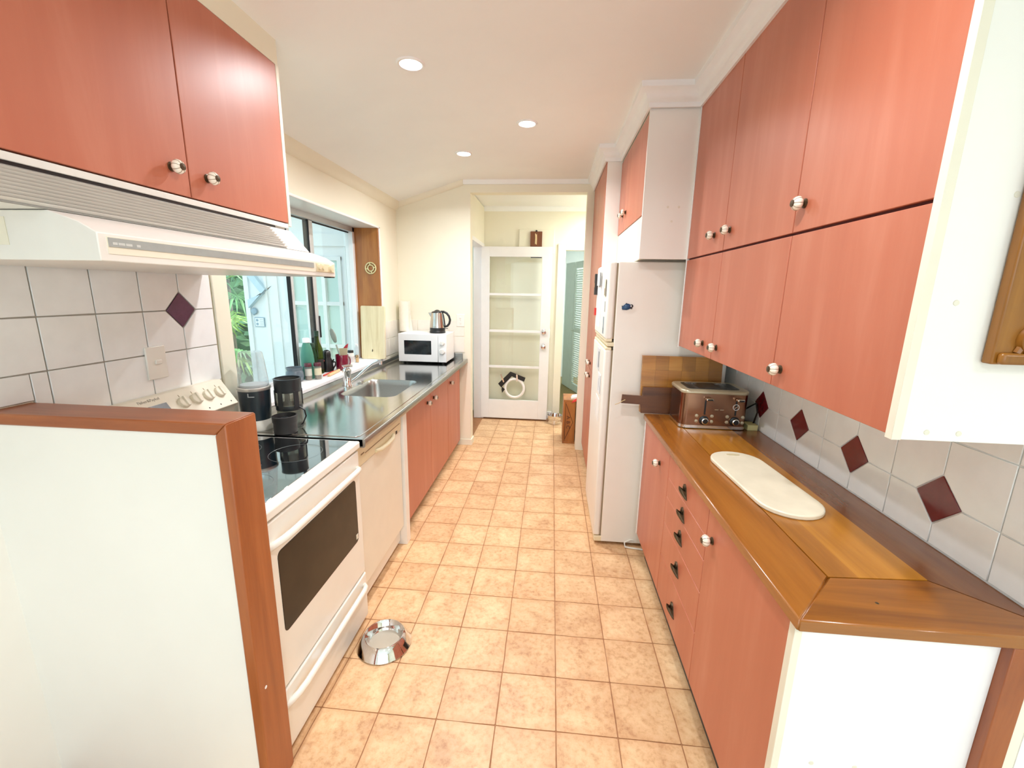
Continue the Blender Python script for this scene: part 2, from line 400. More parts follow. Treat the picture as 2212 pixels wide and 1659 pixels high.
# half-height partition beside the stove
part = struct(BX('wall_partition', PANEL, None, -1.54, -0.84, 0.978, 1.08, 0, 1.19))
MB().prism([(-1.54, 1.19), (-0.84, 1.19), (-0.808, 1.222), (-1.54, 1.222)], 'y', 0.971, 1.086).build('cap_rail', CAPH, part, 0.004)
MB().prism([(-0.84, 0), (-0.808, 0), (-0.808, 1.222), (-0.84, 1.19)], 'y', 0.971, 1.086).build('end_post', CAPW, part, 0.004)
MB().cyl((-0.8085, 1.0, 0.395), 0.005, 0.0012, 'x', 10).build('paint_chip', WHITE, part)

# cornices and trims
cprof = [(0.0, 2.455), (0.010, 2.455), (0.012, 2.475), (0.022, 2.480), (0.030, 2.500), (0.046, 2.520), (0.060, 2.528), (0.062, 2.553), (0.0, 2.553)]
struct(sweep([(0.693, 0.886), (0.693, 2.408), (0.45, 2.408), (0.45, 3.30), (0.345, 3.30), (0.345, YB)], cprof).build('trim_1', WHITE), 'stepped white cornice above the red cupboards')
struct(sweep([(0.345, YB-0.002), (-0.849, YB-0.002)], [(0, 2.515), (0.012, 2.515), (0.022, 2.553), (0, 2.553)]).build('trim_2', CEIL))
mb = MB(); mb.prism([(0, -0.045), (0.014, -0.04), (0.03, -0.018), (0.034, 0.0), (0, 0)], 'x', 0, 0.676)
Ms = Matrix(((-math.cos(math.atan(SL)), 0, 0, -0.849), (0, -1, 0, YB-0.001), (-math.sin(math.atan(SL)), 0, 1, 2.552), (0, 0, 0, 1)))
struct(mb.xf(Ms).build('trim_3', WALL))
struct(MB().prism([(XL, 2.29), (XL+0.014, 2.295), (XL+0.04, 2.335), (XL+0.045, 2.552-SL*(1.45-0.849)+0.006), (XL, 2.36)], 'y', 1.79, YB).build('trim_4', WALL))
struct(MB().box(XL, -0.773, YB-0.012, YB, 0, 0.06).box(-0.785, -0.773, YB, 4.31, 0, 0.06).build('baseboard_back', WALL))
struct(BX('trim_5', WALL, None, XL, XL+0.012, 1.812, 1.90, 0.93, 1.80, 0.004))

# ------------------------------------------------------------------ wall tiles
def wall_tiles(parent, axis, val, out, us, vs, mat, diamonds=(), gap=0.004, th=0.005, dmat=None):
    """tiles proud of a wall: axis 'x' (u=y) or 'y' (u=x); out = direction of the face"""
    for i in range(len(us)-1):
        for j in range(len(vs)-1):
            g = gap/2; u0, u1, v0, v1 = us[i]+g, us[i+1]-g, vs[j]+g, vs[j+1]-g
            corners = [(u0, v0, us[i], vs[j]), (u1, v0, us[i+1], vs[j]), (u1, v1, us[i+1], vs[j+1]), (u0, v1, us[i], vs[j+1])]
            pts = []
            for k, (a, b, cu, cv) in enumerate(corners):
                d = next((q for q in diamonds if abs(q[0]-cu) < 0.02 and abs(q[1]-cv) < 0.02), None)
                if d is None: pts.append((a, b)); continue
                su = 1 if a > cu else -1; sv = 1 if b > cv else -1; hh = d[2]+gap*1.2
                pa, pb = (a+su*(hh-g), b), (a, b+sv*(hh-g))
                pts += [pb, pa] if k in (0, 2) else [pa, pb]
            MB().prism(pts, axis, val, val+out*th).build('tile', mat, parent, 0.0012, 1)
    for u, v, h in diamonds:
        MB().prism([(u-h, v), (u, v-h), (u+h, v), (u, v+h)], axis, val, val+out*(th+0.0004)).build('diamond_tile', dmat, parent, 0.001, 1)
gl = MB().box(XL, XL+0.0015, 1.088, 1.806, 0.95, 1.70).box(XL, XL+0.0015, 0.985, 1.088, 1.225, 1.70).build('grout_bed', GROUT, wall_left)
wall_tiles(wall_left, 'x', XL+0.0012, 1, [1.135, 1.303, 1.469, 1.637, 1.805], [0.988, 1.147, 1.306, 1.465, 1.625], TILEW, [(1.637, 1.465, 0.0675)], dmat=PURPLE)
wall_tiles(wall_left, 'x', XL+0.0012, 1, [0.987, 1.135], [1.306, 1.465, 1.625], TILEW)
wall_tiles(wall_left, 'x', XL+0.0012, 1, [1.0885, 1.135], [0.988, 1.147, 1.306], TILEW)
wall_tiles(wall_left, 'x', XL+0.0012, 1, [0.987, 1.0895], [1.225, 1.306], TILEW)
wall_tiles(wall_right, 'x', XR, -1, [0.865, 1.011, 1.179, 1.345, 1.513, 1.686, 1.853, 2.02, 2.19, 2.36, 2.52], [0.902, 1.031, 1.198, 1.365], TILEW,
           [(1.179, 1.031, 0.068), (1.513, 1.031, 0.068), (1.853, 1.031, 0.068), (2.19, 1.031, 0.068)], gap=0.0028, th=0.0035, dmat=MAROON)
wall_tiles(wall_back, 'y', YB, -1, [XL+0.006, -1.315, -1.158, -1.0, -0.845], [0.962, 1.12, 1.275], TILEC, gap=0.003)
wall_tiles(wall_left, 'x', XL, 1, [3.80, 3.88, 4.04, 4.19], [0.962, 1.12, 1.275], TILEC, gap=0.003)

# ------------------------------------------------------------------ kitchen window
win = bpy.data.objects.new('window_1', None); COL.objects.link(win); win.location = (-1.73, 2.8, 0.956); ORG['window_1'] = (-1.73, 2.8, 0.956); win['kind'] = 'structure'
win['label'] = 'sliding aluminium window in a deep timber reveal above the sink'
BX('sill_board', WHITE, win, -1.78, XL+0.012, 1.896, 3.74, 0.93, 0.956, 0.004)
BX('reveal_board', RIMU, win, -1.70, XL+0.004, 3.722, 3.745, 0.956, 2.075, 0.002)
BX('reveal_board', WHITE, win, -1.70, XL+0.004, 1.885, 1.90, 0.956, 2.075, 0.002)
BX('head_board', WHITE, win, -1.70, XL+0.004, 1.896, 3.745, 2.068, 2.085, 0.002)
BX('edge_bead', WHITE, win, XL-0.002, XL+0.012, 1.896, 3.757, 2.066, 2.078, 0.003)
BX('edge_bead', WHITE, win, XL-0.002, XL+0.012, 3.737, 3.757, 0.95, 2.078, 0.003)
BX('head_frame', ALU, win, -1.77, -1.70, 1.896, 3.745, 2.03, 2.075, 0.003)
BX('sill_frame', ALU, win, -1.78, -1.71, 1.896, 3.745, 0.95, 0.985, 0.003)
BX('jamb_frame', WHITE, win, -1.77, -1.70, 3.69, 3.735, 0.956, 2.07, 0.003)
BX('jamb_frame', ALU, win, -1.77, -1.70, 1.896, 1.925, 0.956, 2.07, 0.003)
BX('sash_stile', ALU, win, -1.745, -1.715, 2.775, 2.80, 0.985, 2.03, 0.002)
BX('gasket', RUBBER, win, -1.742, -1.718, 2.768, 2.775, 0.985, 2.03)
BX('sash_stile', ALU, win, -1.765, -1.72, 3.052, 3.10, 0.985, 2.03, 0.003)
BX('gasket', RUBBER, win, -1.76, -1.722, 3.040, 3.052, 0.985, 2.03)
BX('latch', BLACK, win, -1.722, -1.712, 3.094, 3.104, 1.20, 1.36, 0.002)
BX('gasket', RUBBER, win, -1.745, -1.735, 3.10, 3.69, 2.022, 2.03)
BX('gasket', RUBBER, win, -1.745, -1.735, 1.93, 3.04, 2.022, 2.03)
for a, b, x in ((1.925, 2.768, -1.74), (2.80, 3.04, -1.728), (3.10, 3.69, -1.74)):
    BX('pane', CLEAR, win, x-0.002, x+0.002, a, b, 0.985, 2.03)
mb = MB()                                        # brass ring trivet hung on the timber reveal
tr = thing('ring_trivet', 'small brass ring trivet hanging on the timber window reveal', 'trivet', (-1.565, 3.715, 1.738))
BRASS = plain('aged_brass', rgb(226, 212, 158), 0.3, metal=0.4, var=0.05)
for rr in (0.046, 0.026): MB().tube([(-1.565+rr*math.cos(a*PI/16), 3.717, 1.738+rr*math.sin(a*PI/16)) for a in range(32)], 0.0055, 8, True).build('ring', BRASS, tr)
for a in (10, 100, 190, 280):
    c, s = math.cos(math.radians(a)), math.sin(math.radians(a))
    MB().tube([(-1.565+0.026*c, 3.717, 1.738+0.026*s), (-1.565+0.046*c, 3.717, 1.738+0.046*s)], 0.005, 6).build('spoke', BRASS, tr)

# ------------------------------------------------------------------ hall beyond the opening
HX, HY = -0.82, 5.28
wall_boxes('wall_hall_left', WALL, [(HX-0.10, HX, 4.312, 4.35, 0, 2.51), (HX-0.10, HX, 5.19, HY-0.002, 0, 2.51), (HX-0.10, HX, 4.35, 5.19, 2.08, 2.51)])
wall_boxes('wall_hall_back', WALL, [(HX-0.13, 0.135, HY, HY+0.10, 0, 2.60), (0.135, 0.95, HY, HY+0.10, 2.045, 2.60), (0.95, 1.3, HY, HY+0.10, 0, 2.60)])
wall_boxes('wall_hall_right', WALL, [(1.2, 1.3, 4.31, HY+0.1, 0, 2.60)])
struct(BX('ceiling_hall', CEIL, None, HX-0.1, 1.3, 4.31, HY+0.1, 2.52, 2.62))
struct(sweep([(1.2, HY), (HX, HY)], [(0, 2.47), (0.012, 2.47), (0.03, 2.51), (0.03, 2.521), (0, 2.521)]).build('trim_6', CEIL))
t7 = MB(); t7.box(HX-0.11, HX+0.012, 4.32, 4.37, 0, 2.10).box(HX-0.11, HX+0.012, 5.17, 5.215, 0, 2.10).box(HX-0.11, HX+0.012, 4.37, 5.17, 2.06, 2.10)
struct(t7.build('trim_7', WHITE, None, 0.003), 'white frame of the outside doorway in the hall')
t8 = MB(); t8.box(0.05, 0.14, HY-0.018, HY, 0, 2.115).box(0.14, 1.0, HY-0.018, HY, 2.042, 2.115).box(0.128, 0.142, HY, HY+0.1, 0, 2.045)
struct(t8.build('trim_8', WALL, None, 0.003), 'cream casing of the doorway into the far room')
struct(BX('trim_9', WALL, None, -0.41, 0.0, HY-0.02, HY, 2.0, 2.272, 0.004), 'raised cream cover board above the glazed door')
struct(BX('baseboard_hall', WHITE, None, HX, 0.05, HY-0.014, HY, 0, 0.09, 0.003))
# glazed door swung open against the hall's end wall
door = bpy.data.objects.new('door_1', None); COL.objects.link(door); ORG['door_1'] = (-0.835, 5.17, 0.015); door.location = ORG['door_1']; door['kind'] = 'structure'
door['label'] = 'open white door with four glass panes, cat flap in the lowest'
D0, D1, dx0, dx1, dz0, dz1 = 5.155, 5.19, -0.838, -0.014, 0.016, 2.068
BX('stile', WHITE, door, dx0, -0.738, D0, D1, dz0, dz1, 0.002)
BX('stile', WHITE, door, -0.128, dx1, D0, D1, dz0, dz1, 0.002)
BX('top_rail', WHITE, door, -0.738, -0.128, D0, D1, 1.955, dz1, 0.002)
BX('bottom_rail', WHITE, door, -0.738, -0.128, D0, D1, dz0, 0.25, 0.002)
bars = [1.529, 1.098, 0.665]
for z in bars: BX('glazing_bar', WHITE, door, -0.738, -0.128, D0+0.002, D1-0.002, z-0.014, z+0.014, 0.002)
zs_ = [1.955, 1.543, 1.515, 1.112, 1.084, 0.679, 0.651, 0.25]
for k in range(4): BX('pane', DOORG, door, -0.738, -0.128, D0+0.015, D0+0.019, zs_[2*k+1], zs_[2*k])
for z, r in ((1.10, 0.028), (0.925, 0.030)):
    MB().lathe([(0.030, 0), (0.030, -0.006), (0.012, -0.012), (0.012, -0.03), (r*0.8, -0.036), (r, -0.05), (r*0.85, -0.062), (0.0, -0.066)], (-0.082, D0, z), 'y', 20).build('door_knob', CHROME, door)
BX('closer_plate', DARK, door, -0.262, -0.135, D0+0.006, D0+0.016, 1.945, 1.957)
BX('latch_plate', STEEL, door, dx1-0.001, dx1+0.003, D0+0.006, D1-0.006, 1.03, 1.14)
RINGW = plain('cat_flap_white', rgb(246, 246, 244), 0.35, var=0.01)
fx, fz = -0.420, 0.402
mb = MB(); mb.lathe([(0.100, 0.006), (0.100, -0.012), (0.112, -0.018), (0.128, -0.012), (0.130, 0.006), (0.100, 0.006)], (fx, D0+0.0085, fz), 'y', 40, caps=False)
flap = mb.build('cat_flap_ring', RINGW, door)
MB().lathe([(0.0, 0.0), (0.099, 0.0), (0.099, 0.003), (0, 0.003)], (fx, D0+0.004, fz), 'y', 32, False).build('flap_disc', DOORG, flap)
TAPE = plain('black_tape', rgb(20, 22, 24), 0.3, var=0.15, scale=40)
def tape(pts, mat=TAPE, y=-0.011): MB().prism(pts, 'y', D0+y, D0+y+0.002).build('tape_strip', mat, flap)
z5 = lambda u, v: (fx+(u-347)*0.00212, fz-(v-1265)*0.00212)
tape([z5(252, 1240), z5(322, 1167), z5(338, 1186), z5(270, 1262)], y=-0.0125)
tape([z5(322, 1167), z5(410, 1200), z5(402, 1224), z5(326, 1192)])
tape([z5(274, 1256), z5(292, 1272), z5(276, 1294), z5(272, 1275)], y=-0.014)
tape([z5(356, 1182), z5(364, 1184), z5(366, 1212), z5(358, 1228)], CHROME, -0.016)
tape([z5(264, 1186), z5(272, 1182), z5(288, 1228), z5(282, 1232)], CHROME, -0.016)
# far room seen through the right-hand doorway
AQUA = plain('pale_aqua_paint', rgb(222, 232, 228), 0.6, var=0.02)
CARPET = plain('olive_carpet', rgb(150, 132, 86), 0.95, var=0.15, scale=60, bmp=0.3)
struct(BX('floor_far_room', CARPET, None, -1.0, 2.4, HY, 8.2, -0.08, -0.001))
struct(BX('ceiling_far_room', CEIL, None, -1.0, 2.4, HY+0.1, 8.2, 2.5, 2.6))
wall_boxes('wall_far_room', AQUA, [(-1.0, 2.4, 8.1, 8.2, 0, 2.6), (-1.1, -1.0, HY, 8.2, 0, 2.6), (2.3, 2.4, HY+0.1, 6.0, 0, 2.6), (2.3, 2.4, 7.6, 8.2, 0, 2.6), (2.3, 2.4, 6.0, 7.6, 0, 0.8), (2.3, 2.4, 6.0, 7.6, 2.2, 2.6)])  # unseen opening put in the right-hand wall to admit sky light
bif = bpy.data.objects.new('door_2', None); COL.objects.link(bif); ORG['door_2'] = (0.24, 7.4, 0.0); bif.location = ORG['door_2']; bif['kind'] = 'structure'
bif['label'] = 'pale green louvred folding wardrobe door in the far room'
LV = plain('pale_green_gloss', rgb(220, 232, 226), 0.4, var=0.02)
e0, e1 = Vector((0.235, 7.4, 0)), Vector((0.66, 6.06, 0)); dv = (e1-e0).normalized(); ang = math.atan2(dv.y, dv.x)
def bbox_(name, u0, u1, w0, w1, z0, z1, tilt=0):
    mb = MB().box(u0, u1, w0, w1, z0, z1)
    if tilt: mb.rot((0, (w0+w1)/2, (z0+z1)/2), tilt, 'X')
    mb.xf(Matrix.Translation(e0) @ Matrix.Rotation(ang, 4, 'Z')); return mb.build(name, LV, bif)
bbox_('plain_leaf', 0.0, 0.40, -0.018, 0.018, 0.012, 2.03)
for u in (0.41, 0.86, 0.87, 1.34): bbox_('stile', u, u+0.055, -0.018, 0.018, 0.012, 2.03)
for u in (0.465, 0.925):
    bbox_('rail', u, u+0.40, -0.016, 0.016, 1.93, 2.03); bbox_('rail', u, u+0.40, -0.016, 0.016, 0.95, 1.03); bbox_('rail', u, u+0.40, -0.016, 0.016, 0.012, 0.12)
    for k in range(26): bbox_('louvre_slat', u, u+0.40, -0.016, 0.016, 1.045+k*0.034, 1.051+k*0.034, math.radians(-40))
    for k in range(24): bbox_('louvre_slat', u, u+0.40, -0.016, 0.016, 0.135+k*0.034, 0.141+k*0.034, math.radians(-40))
MB().lathe([(0.0, 0.03), (0.018, 0.022), (0.018, 0.01), (0.008, 0.0)], (0, 0, 0), 'y', 14).xf(Matrix.Translation(e0) @ Matrix.Rotation(ang, 4, 'Z') @ Matrix.Translation((0.44, -0.05, 0.98))).build('knob', LV, bif)
T = thing('ceiling_lamp', 'round lamp added to brighten the far room, hidden above the doorway', 'lamp', (0.9, 6.6, 2.5))  # unseen lamp put in to lift the light in the far room
MB().lathe([(0.15, 0), (0.15, -0.012), (0.13, -0.016), (0.11, -0.016)], (0.9, 6.6, 2.5), 'z', 30).build('trim_ring', WHITE, T)
MB().lathe([(0.14, -0.012), (0.11, -0.045), (0.05, -0.06), (0, -0.062)], (0.9, 6.6, 2.5), 'z', 30).build('diffuser', emit('far_fill_glow', (1, 0.98, 0.94, 1), 6.0), T)
area_light('far_room_fill', (0.9, 6.6, 2.42), (0, 0, 0), 0.24, 0.24, 45.0, (1.0, 0.99, 0.96), 'DISK')

# ------------------------------------------------------------------ outside the window
OUTW = plain('exterior_white_board', rgb(236, 238, 240), 0.6, var=0.01)
struct(BX('ground', plain('garden_ground', rgb(200, 196, 180), 0.95, var=0.1, scale=8), None, -14, -1.6, -3, 14, -0.35, -0.25))
EW = 4.40
wall_boxes('wall_porch_inner', OUTW, [(-1.5, -1.4, EW+0.02, 6.4, -0.3, 2.4), (-1.5, -0.92, 5.6, 5.7, -0.3, 2.4)])
struct(BX('floor_porch', OUTW, None, -1.4, -0.9, EW+0.02, 5.6, -0.12, -0.02))
wx = wall_boxes('wall_porch', OUTW, [(-3.22, -2.74, EW, EW+0.1, -0.3, 3.0), (-1.62, -0.93, EW, EW+0.02, -0.3, 3.0), (-2.74, -1.62, EW, EW+0.1, -0.3, 0.50), (-2.74, -1.62, EW, EW+0.1, 1.88, 3.0), (-2.16, -1.62, EW, EW+0.1, 0.5, 1.88)])
for x in (-3.0, -2.88, -2.12, -2.02, -1.92, -1.82, -1.72): BX('batten', OUTW, wx, x-0.012, x+0.012, EW-0.014, EW, -0.3, 2.4)
BX('corner_board', OUTW, wx, -3.24, -3.19, EW-0.02, EW+0.1, -0.3, 2.6)
BX('frieze_board', OUTW, wx, -3.24, -1.62, EW-0.03, EW, 1.98, 2.10)
BX('eave_board', OUTW, wx, -3.4, -1.62, EW-0.45, EW, 2.42, 2.46)
pw = bpy.data.objects.new('window_2', None); COL.objects.link(pw); ORG['window_2'] = (-2.4, EW, 0.5); pw.location = ORG['window_2']; pw['kind'] = 'structure'
pw['label'] = 'white many-paned porch window outside the kitchen window'
PG = glass('porch_glass', (0.80, 0.88, 0.84, 1), 2.0, 0.02, 0.5, (0.60, 0.74, 0.70, 1))
for x in (-2.74, -2.56, -2.38, -2.20): BX('mullion', OUTW, pw, x, x+0.04, EW-0.02, EW+0.05, 0.5, 1.88, 0.002)
for z in (0.5, 0.94, 1.385, 1.84): BX('glazing_bar', OUTW, pw, -2.74, -2.16, EW-0.015, EW+0.045, z, z+0.04, 0.002)
for x in (-2.70, -2.52, -2.34):
    for z in (0.54, 0.98, 1.425): BX('pane', PG, pw, x, x+0.14, EW+0.02, EW+0.024, z, z+0.415)
sg = thing('notice_plate', 'small framed white notice on the porch wall outside', 'sign', (-3.10, EW-0.01, 1.18))
SIGNB = plain('pale_blue_grey', rgb(150, 172, 190), 0.5)
BX('frame', SIGNB, sg, -3.16, -3.05, EW-0.012, EW, 1.145, 1.245); BX('face', OUTW, sg, -3.153, -3.057, EW-0.014, EW-0.003, 1.152, 1.238)
for k in range(4): BX('print_line', SIGNB, sg, -3.10, -3.063, EW-0.0148, EW-0.013, 1.166+k*0.018, 1.169+k*0.018)
for z in (1.175, 1.215): MB().lathe([(0.014, 0), (0.014, 0.002)], (-3.13, EW-0.0150, z), 'y', 14).build('print_mark', SIGNB, sg)
hk = thing('wall_bell', 'round grey bell on a bracket above the porch notice', 'bell', (-3.16, EW-0.02, 1.31))
MB().lathe([(0.0, 0.0), (0.03, 0.006), (0.036, 0.02), (0.03, 0.03), (0, 0.034)], (-3.15, EW-0.034, 1.31), 'y', 18).build('bell_dome', SIGNB, hk)
MB().tube([(-3.165, EW, 1.27), (-3.17, EW-0.012, 1.28), (-3.155, EW-0.014, 1.31)], 0.008, 8).build('bracket', SIGNB, hk)
br = thing('porch_shadow', 'pale blue bars painting an angled shadow on the outside porch wall', 'bracket', (-3.1, EW-0.03, 1.3))  # pale blue bars paint the angled shadow falling on this wall
SHADOWC = plain('pale_blue_shadow', rgb(196, 216, 230), 0.6, var=0.02)
MB().prism([(-3.20, 1.71), (-3.12, 1.71), (-2.985, 1.535), (-3.03, 1.49)], 'y', EW-0.05, EW).build('shadow_bar', SHADOWC, br, 0.002)
MB().prism([(-3.03, 1.49), (-2.985, 1.535), (-3.19, 1.345), (-3.19, 1.43)], 'y', EW-0.05, EW).build('shadow_bar', SHADOWC, br, 0.002)
# palms: fans of narrow leaflets on arching stalks
def palm(name, base, crown_z, fronds, label, cols, seed, sc=1.0):
    rnd = random.Random(seed); T = thing(name, label, 'palm', base, 'palms outside the kitchen window')
    PT = plain('palm_trunk', rgb(120, 110, 90), 0.9, var=0.2, scale=20, bmp=0.4)
    MB().lathe([(0.09, 0), (0.075, crown_z*0.5), (0.08, crown_z)], base, 'z', 12).build('trunk', PT, T)
    top = Vector((base[0], base[1], base[2]+crown_z))
    for i in range(fronds):
        az = 2*PI*i/fronds+rnd.uniform(-0.3, 0.3); el = rnd.uniform(-0.5, 0.9); L = rnd.uniform(0.35, 0.6)*sc
        d = Vector((math.cos(az)*math.cos(el), math.sin(az)*math.cos(el), math.sin(el)))
        hub = top+d*L; side = d.cross(Vector((0, 0, 1))).normalized(); upd = side.cross(d).normalized()
        mb = MB(); mb.tube([top, top+d*L*0.5+Vector((0, 0, 0.03)), hub], 0.008, 5)
        nl = 22
        for k in range(nl):
            a = math.radians(-125+250*k/(nl-1)); dirv = d*math.cos(a)+side*math.sin(a); ll = sc*rnd.uniform(0.42, 0.58)*(0.75+0.25*math.cos(a))
            w = 0.016; nrm = dirv.cross(upd).normalized()*w; n0 = len(mb.v)
            mid = hub+dirv*ll*0.55+upd*0.03; tip = hub+dirv*ll+Vector((0, 0, -0.10*rnd.random()-0.02))
            for q in (hub, mid+nrm, tip, mid-nrm): mb.v.append(tuple(q))
            mb.v.append(tuple(mid+upd*0.006)); mb.face((n0, n0+1, n0+4)); mb.face((n0+1, n0+2, n0+4)); mb.face((n0+2, n0+3, n0+4)); mb.face((n0+3, n0, n0+4))
        mb.build('frond', cols[i % len(cols)], T)
LEAF = [plain('palm_leaf_a', rgb(120, 172, 108), 0.45, var=0.2, scale=6), plain('palm_leaf_b', rgb(164, 200, 96), 0.45, var=0.2, scale=6), plain('palm_leaf_c', rgb(140, 184, 150), 0.45, var=0.2, scale=6)]
palm('garden_palm', (-4.35, 5.5, -0.25), 1.9, 16, 'taller fan palm behind the porch corner outside', LEAF, 3)
palm('garden_palm', (-3.98, 4.55, -0.25), 1.15, 12, 'lower fan palm with yellow-green fronds beside the porch corner', [LEAF[1], LEAF[1], LEAF[0]], 5, 0.72)
hed = thing('garden_hedge', 'mixed green hedge at the far side of the garden', 'hedge', (-6.5, 6.5, -0.25))
rnd = random.Random(4); mb = MB()
for k in range(2600):
    p = Vector((rnd.uniform(-8.5, -4.7), rnd.uniform(6.4, 7.4), rnd.uniform(-0.2, 2.6))); a = Vector((rnd.uniform(-1, 1), rnd.uniform(-1, 1), rnd.uniform(-0.6, 0.6)))*0.13
    b_ = Vector((rnd.uniform(-1, 1), rnd.uniform(-1, 1), rnd.uniform(-1, 1)))*0.06; n0 = len(mb.v)
    for q in (p-a, p+b_, p+a, p-b_): mb.v.append(tuple(q))
    mb.face((n0, n0+1, n0+2, n0+3))
lf = mb.build('foliage', plain('hedge_leaf', rgb(140, 186, 140), 0.6, var=0.25, scale=3), hed); lf['kind'] = 'stuff'
BX('hedge_core', plain('hedge_core_green', rgb(90, 128, 92), 0.9, var=0.3, scale=5), hed, -8.6, -4.8, 6.8, 7.6, -0.25, 2.4)
# ------------------------------------------------------------------ shared fittings
def knob_mesh():
    mb = MB(); lob = lambda a: 0.93+0.07*abs(math.cos(4*a))
    mb.lathe([(0.0105, 0.010), (0.016, 0.0125), (0.0195, 0.0185), (0.0195, 0.0235), (0.0165, 0.030), (0.0085, 0.0345)], (0, 0, 0), 'x', 32, True, lob)
    mb.cur = 1
    mb.lathe([(0.013, 0.0), (0.013, 0.003), (0.008, 0.005), (0.010, 0.0105)], (0, 0, 0), 'x', 18)
    mb.lathe([(0.0095, 0.033), (0.009, 0.0365), (0.0, 0.0375)], (0, 0, 0), 'x', 18)
    mb.cur = 2
    for k in range(8):
        a = PI/8+k*PI/4
        mb.tube([(h, r*0.935*math.cos(a), r*0.935*math.sin(a)) for r, h in ((0.0115, 0.0112), (0.0166, 0.0135), (0.0198, 0.019), (0.0198, 0.0235), (0.0166, 0.030), (0.009, 0.0345))], 0.0007, 5)
    return mb.mesh('knob', [CERAMIC, BRONZE, GROOVE])
KNOB = knob_mesh()
def add_knob(parent, x, y, z, facing):
    o = bpy.data.objects.new('knob', KNOB); COL.objects.link(o); o.parent = parent; g = ORG[parent.name]
    o.location = (x-g[0], y-g[1], z-g[2]); o.rotation_euler = (random.uniform(0, 0.6), 0, 0 if facing > 0 else PI)
    return o
def pull_mesh():
    mb = MB(); n = 14; rings = 7                       # flared shell cup pull on a back plate
    for j in range(rings):
        t = j/(rings-1)
        for i in range(n+1):
            a = PI*i/n; w = 0.034*(1-0.55*t**1.5); d = 0.022*math.sin(t*PI/2*1.0+0.25)
            mb.v.append((0.003+d*math.sin(a)**0.8, -w*math.cos(a), -0.014+0.042*t*(0.6+0.4*math.sin(a))))
    for j in range(rings-1):
        for i in range(n):
            q = j*(n+1)+i; mb.face((q, q+1, q+n+2, q+n+1), True)
    mb.lathe([(0.012, 0.0), (0.011, 0.006), (0.0, 0.009)], (0.0, 0, 0.026), 'x', 12)
    mb.prism([(-0.036, -0.016), (0.036, -0.016), (0.016, 0.030), (-0.016, 0.030)], 'x', 0, 0.003)
    return mb.mesh('cup_pull', BRONZE)
PULL = pull_mesh()
def add_pull(parent, x, y, z, facing):
    o = bpy.data.objects.new('cup_pull', PULL); COL.objects.link(o); o.parent = parent; g = ORG[parent.name]
    o.location = (x-g[0], y-g[1], z-g[2]); o.rotation_euler = (0, 0, 0 if facing > 0 else PI)

# ------------------------------------------------------------------ downlights
LENS = emit('downlight_glow', (1.0, 0.97, 0.9, 1), 9.0)
names = ['downlight nearest in view, in the left of the ceiling', 'downlight in the middle of the ceiling, right of the others', 'downlight farthest down the room near the back wall']
for (x, y), nm in zip(((-0.668, 2.138), (-0.187, 2.857), (-0.686, 3.418)), names):
    T = thing('downlight', 'lit round white recessed '+nm, 'downlight', (x, y, 2.552), 'recessed ceiling downlights')
    MB().lathe([(0.048, 0.0), (0.050, -0.006), (0.060, -0.007), (0.064, 0.0)], (x, y, 2.552), 'z', 36).build('trim_ring', WHITE, T)
    MB().lathe([(0.0, -0.002), (0.049, -0.002), (0.049, -0.0005), (0, -0.0005)], (x, y, 2.552), 'z', 36).build('lens', LENS, T)
    area_light('downlight_lamp', (x, y, 2.540), (0, 0, 0), 0.09, 0.09, 12.5, (0.98, 0.985, 1.0), 'DISK', math.radians(152))
for x, y, wh in ((0.1, 0.9, 'just above the camera'), (0.3, -1.2, 'in the middle of the living side'), (1.6, -0.8, 'at the right of the living side')):    # unseen lamps of the same kind, assumed overhead and behind the camera
    T = thing('downlight', 'lit round white recessed downlight '+wh, 'downlight', (x, y, 2.552), 'recessed ceiling downlights')
    MB().lathe([(0.048, 0.0), (0.050, -0.006), (0.060, -0.007), (0.064, 0.0)], (x, y, 2.552), 'z', 36).build('trim_ring', WHITE, T)
    MB().lathe([(0.0, -0.002), (0.049, -0.002), (0.049, -0.0005), (0, -0.0005)], (x, y, 2.552), 'z', 36).build('lens', LENS, T)
    area_light('downlight_lamp', (x, y, 2.540), (0, 0, 0), 0.09, 0.09, 12.5, (0.98, 0.985, 1.0), 'DISK', math.radians(152))

T = thing('ceiling_lamp', 'round unseen lamp added to light the hall from behind the pantry', 'lamp', (0.75, 4.8, 2.52))  # out-of-view lamp added so the hall is brighter
MB().lathe([(0.13, 0), (0.13, -0.012), (0.12, -0.016), (0.10, -0.016)], (0.75, 4.8, 2.52), 'z', 30).build('trim_ring', WHITE, T)
MB().lathe([(0.12, -0.012), (0.10, -0.045), (0.05, -0.06), (0, -0.062)], (0.75, 4.8, 2.52), 'z', 30).build('diffuser', LENS, T)
area_light('hall_fill', (0.75, 4.8, 2.44), (0, 0, 0), 0.2, 0.2, 20.0, (0.96, 0.99, 1.0), 'DISK')
# ------------------------------------------------------------------ left wall cupboard and bulkhead
FX = -1.08
struct(MB().box(XL, FX-0.002, 0.30, 1.785, 2.392, 2.56).build('wall_bulkhead', WALL))
T = thing('wall_cupboard', 'red wall cupboard above the range hood on the left', 'cupboard', (FX, 1.0, 1.817))
MB().box(XL, FX-0.019, 0.31, 1.785, 1.817, 2.392).build('carcass', CREAM, T)
BX('side_panel', CREAM, T, XL, FX, 1.767, 1.786, 1.806, 2.392, 0.001)
for a, b, ky in ((0.312, 0.785, None), (0.789, 1.279, 1.222), (1.283, 1.765, 1.352)):
    d = BX('door', RED, T, FX-0.018, FX, a, b, 1.818, 2.390, 0.0015)
    if ky: add_knob(d, FX, ky, 1.888, 1)
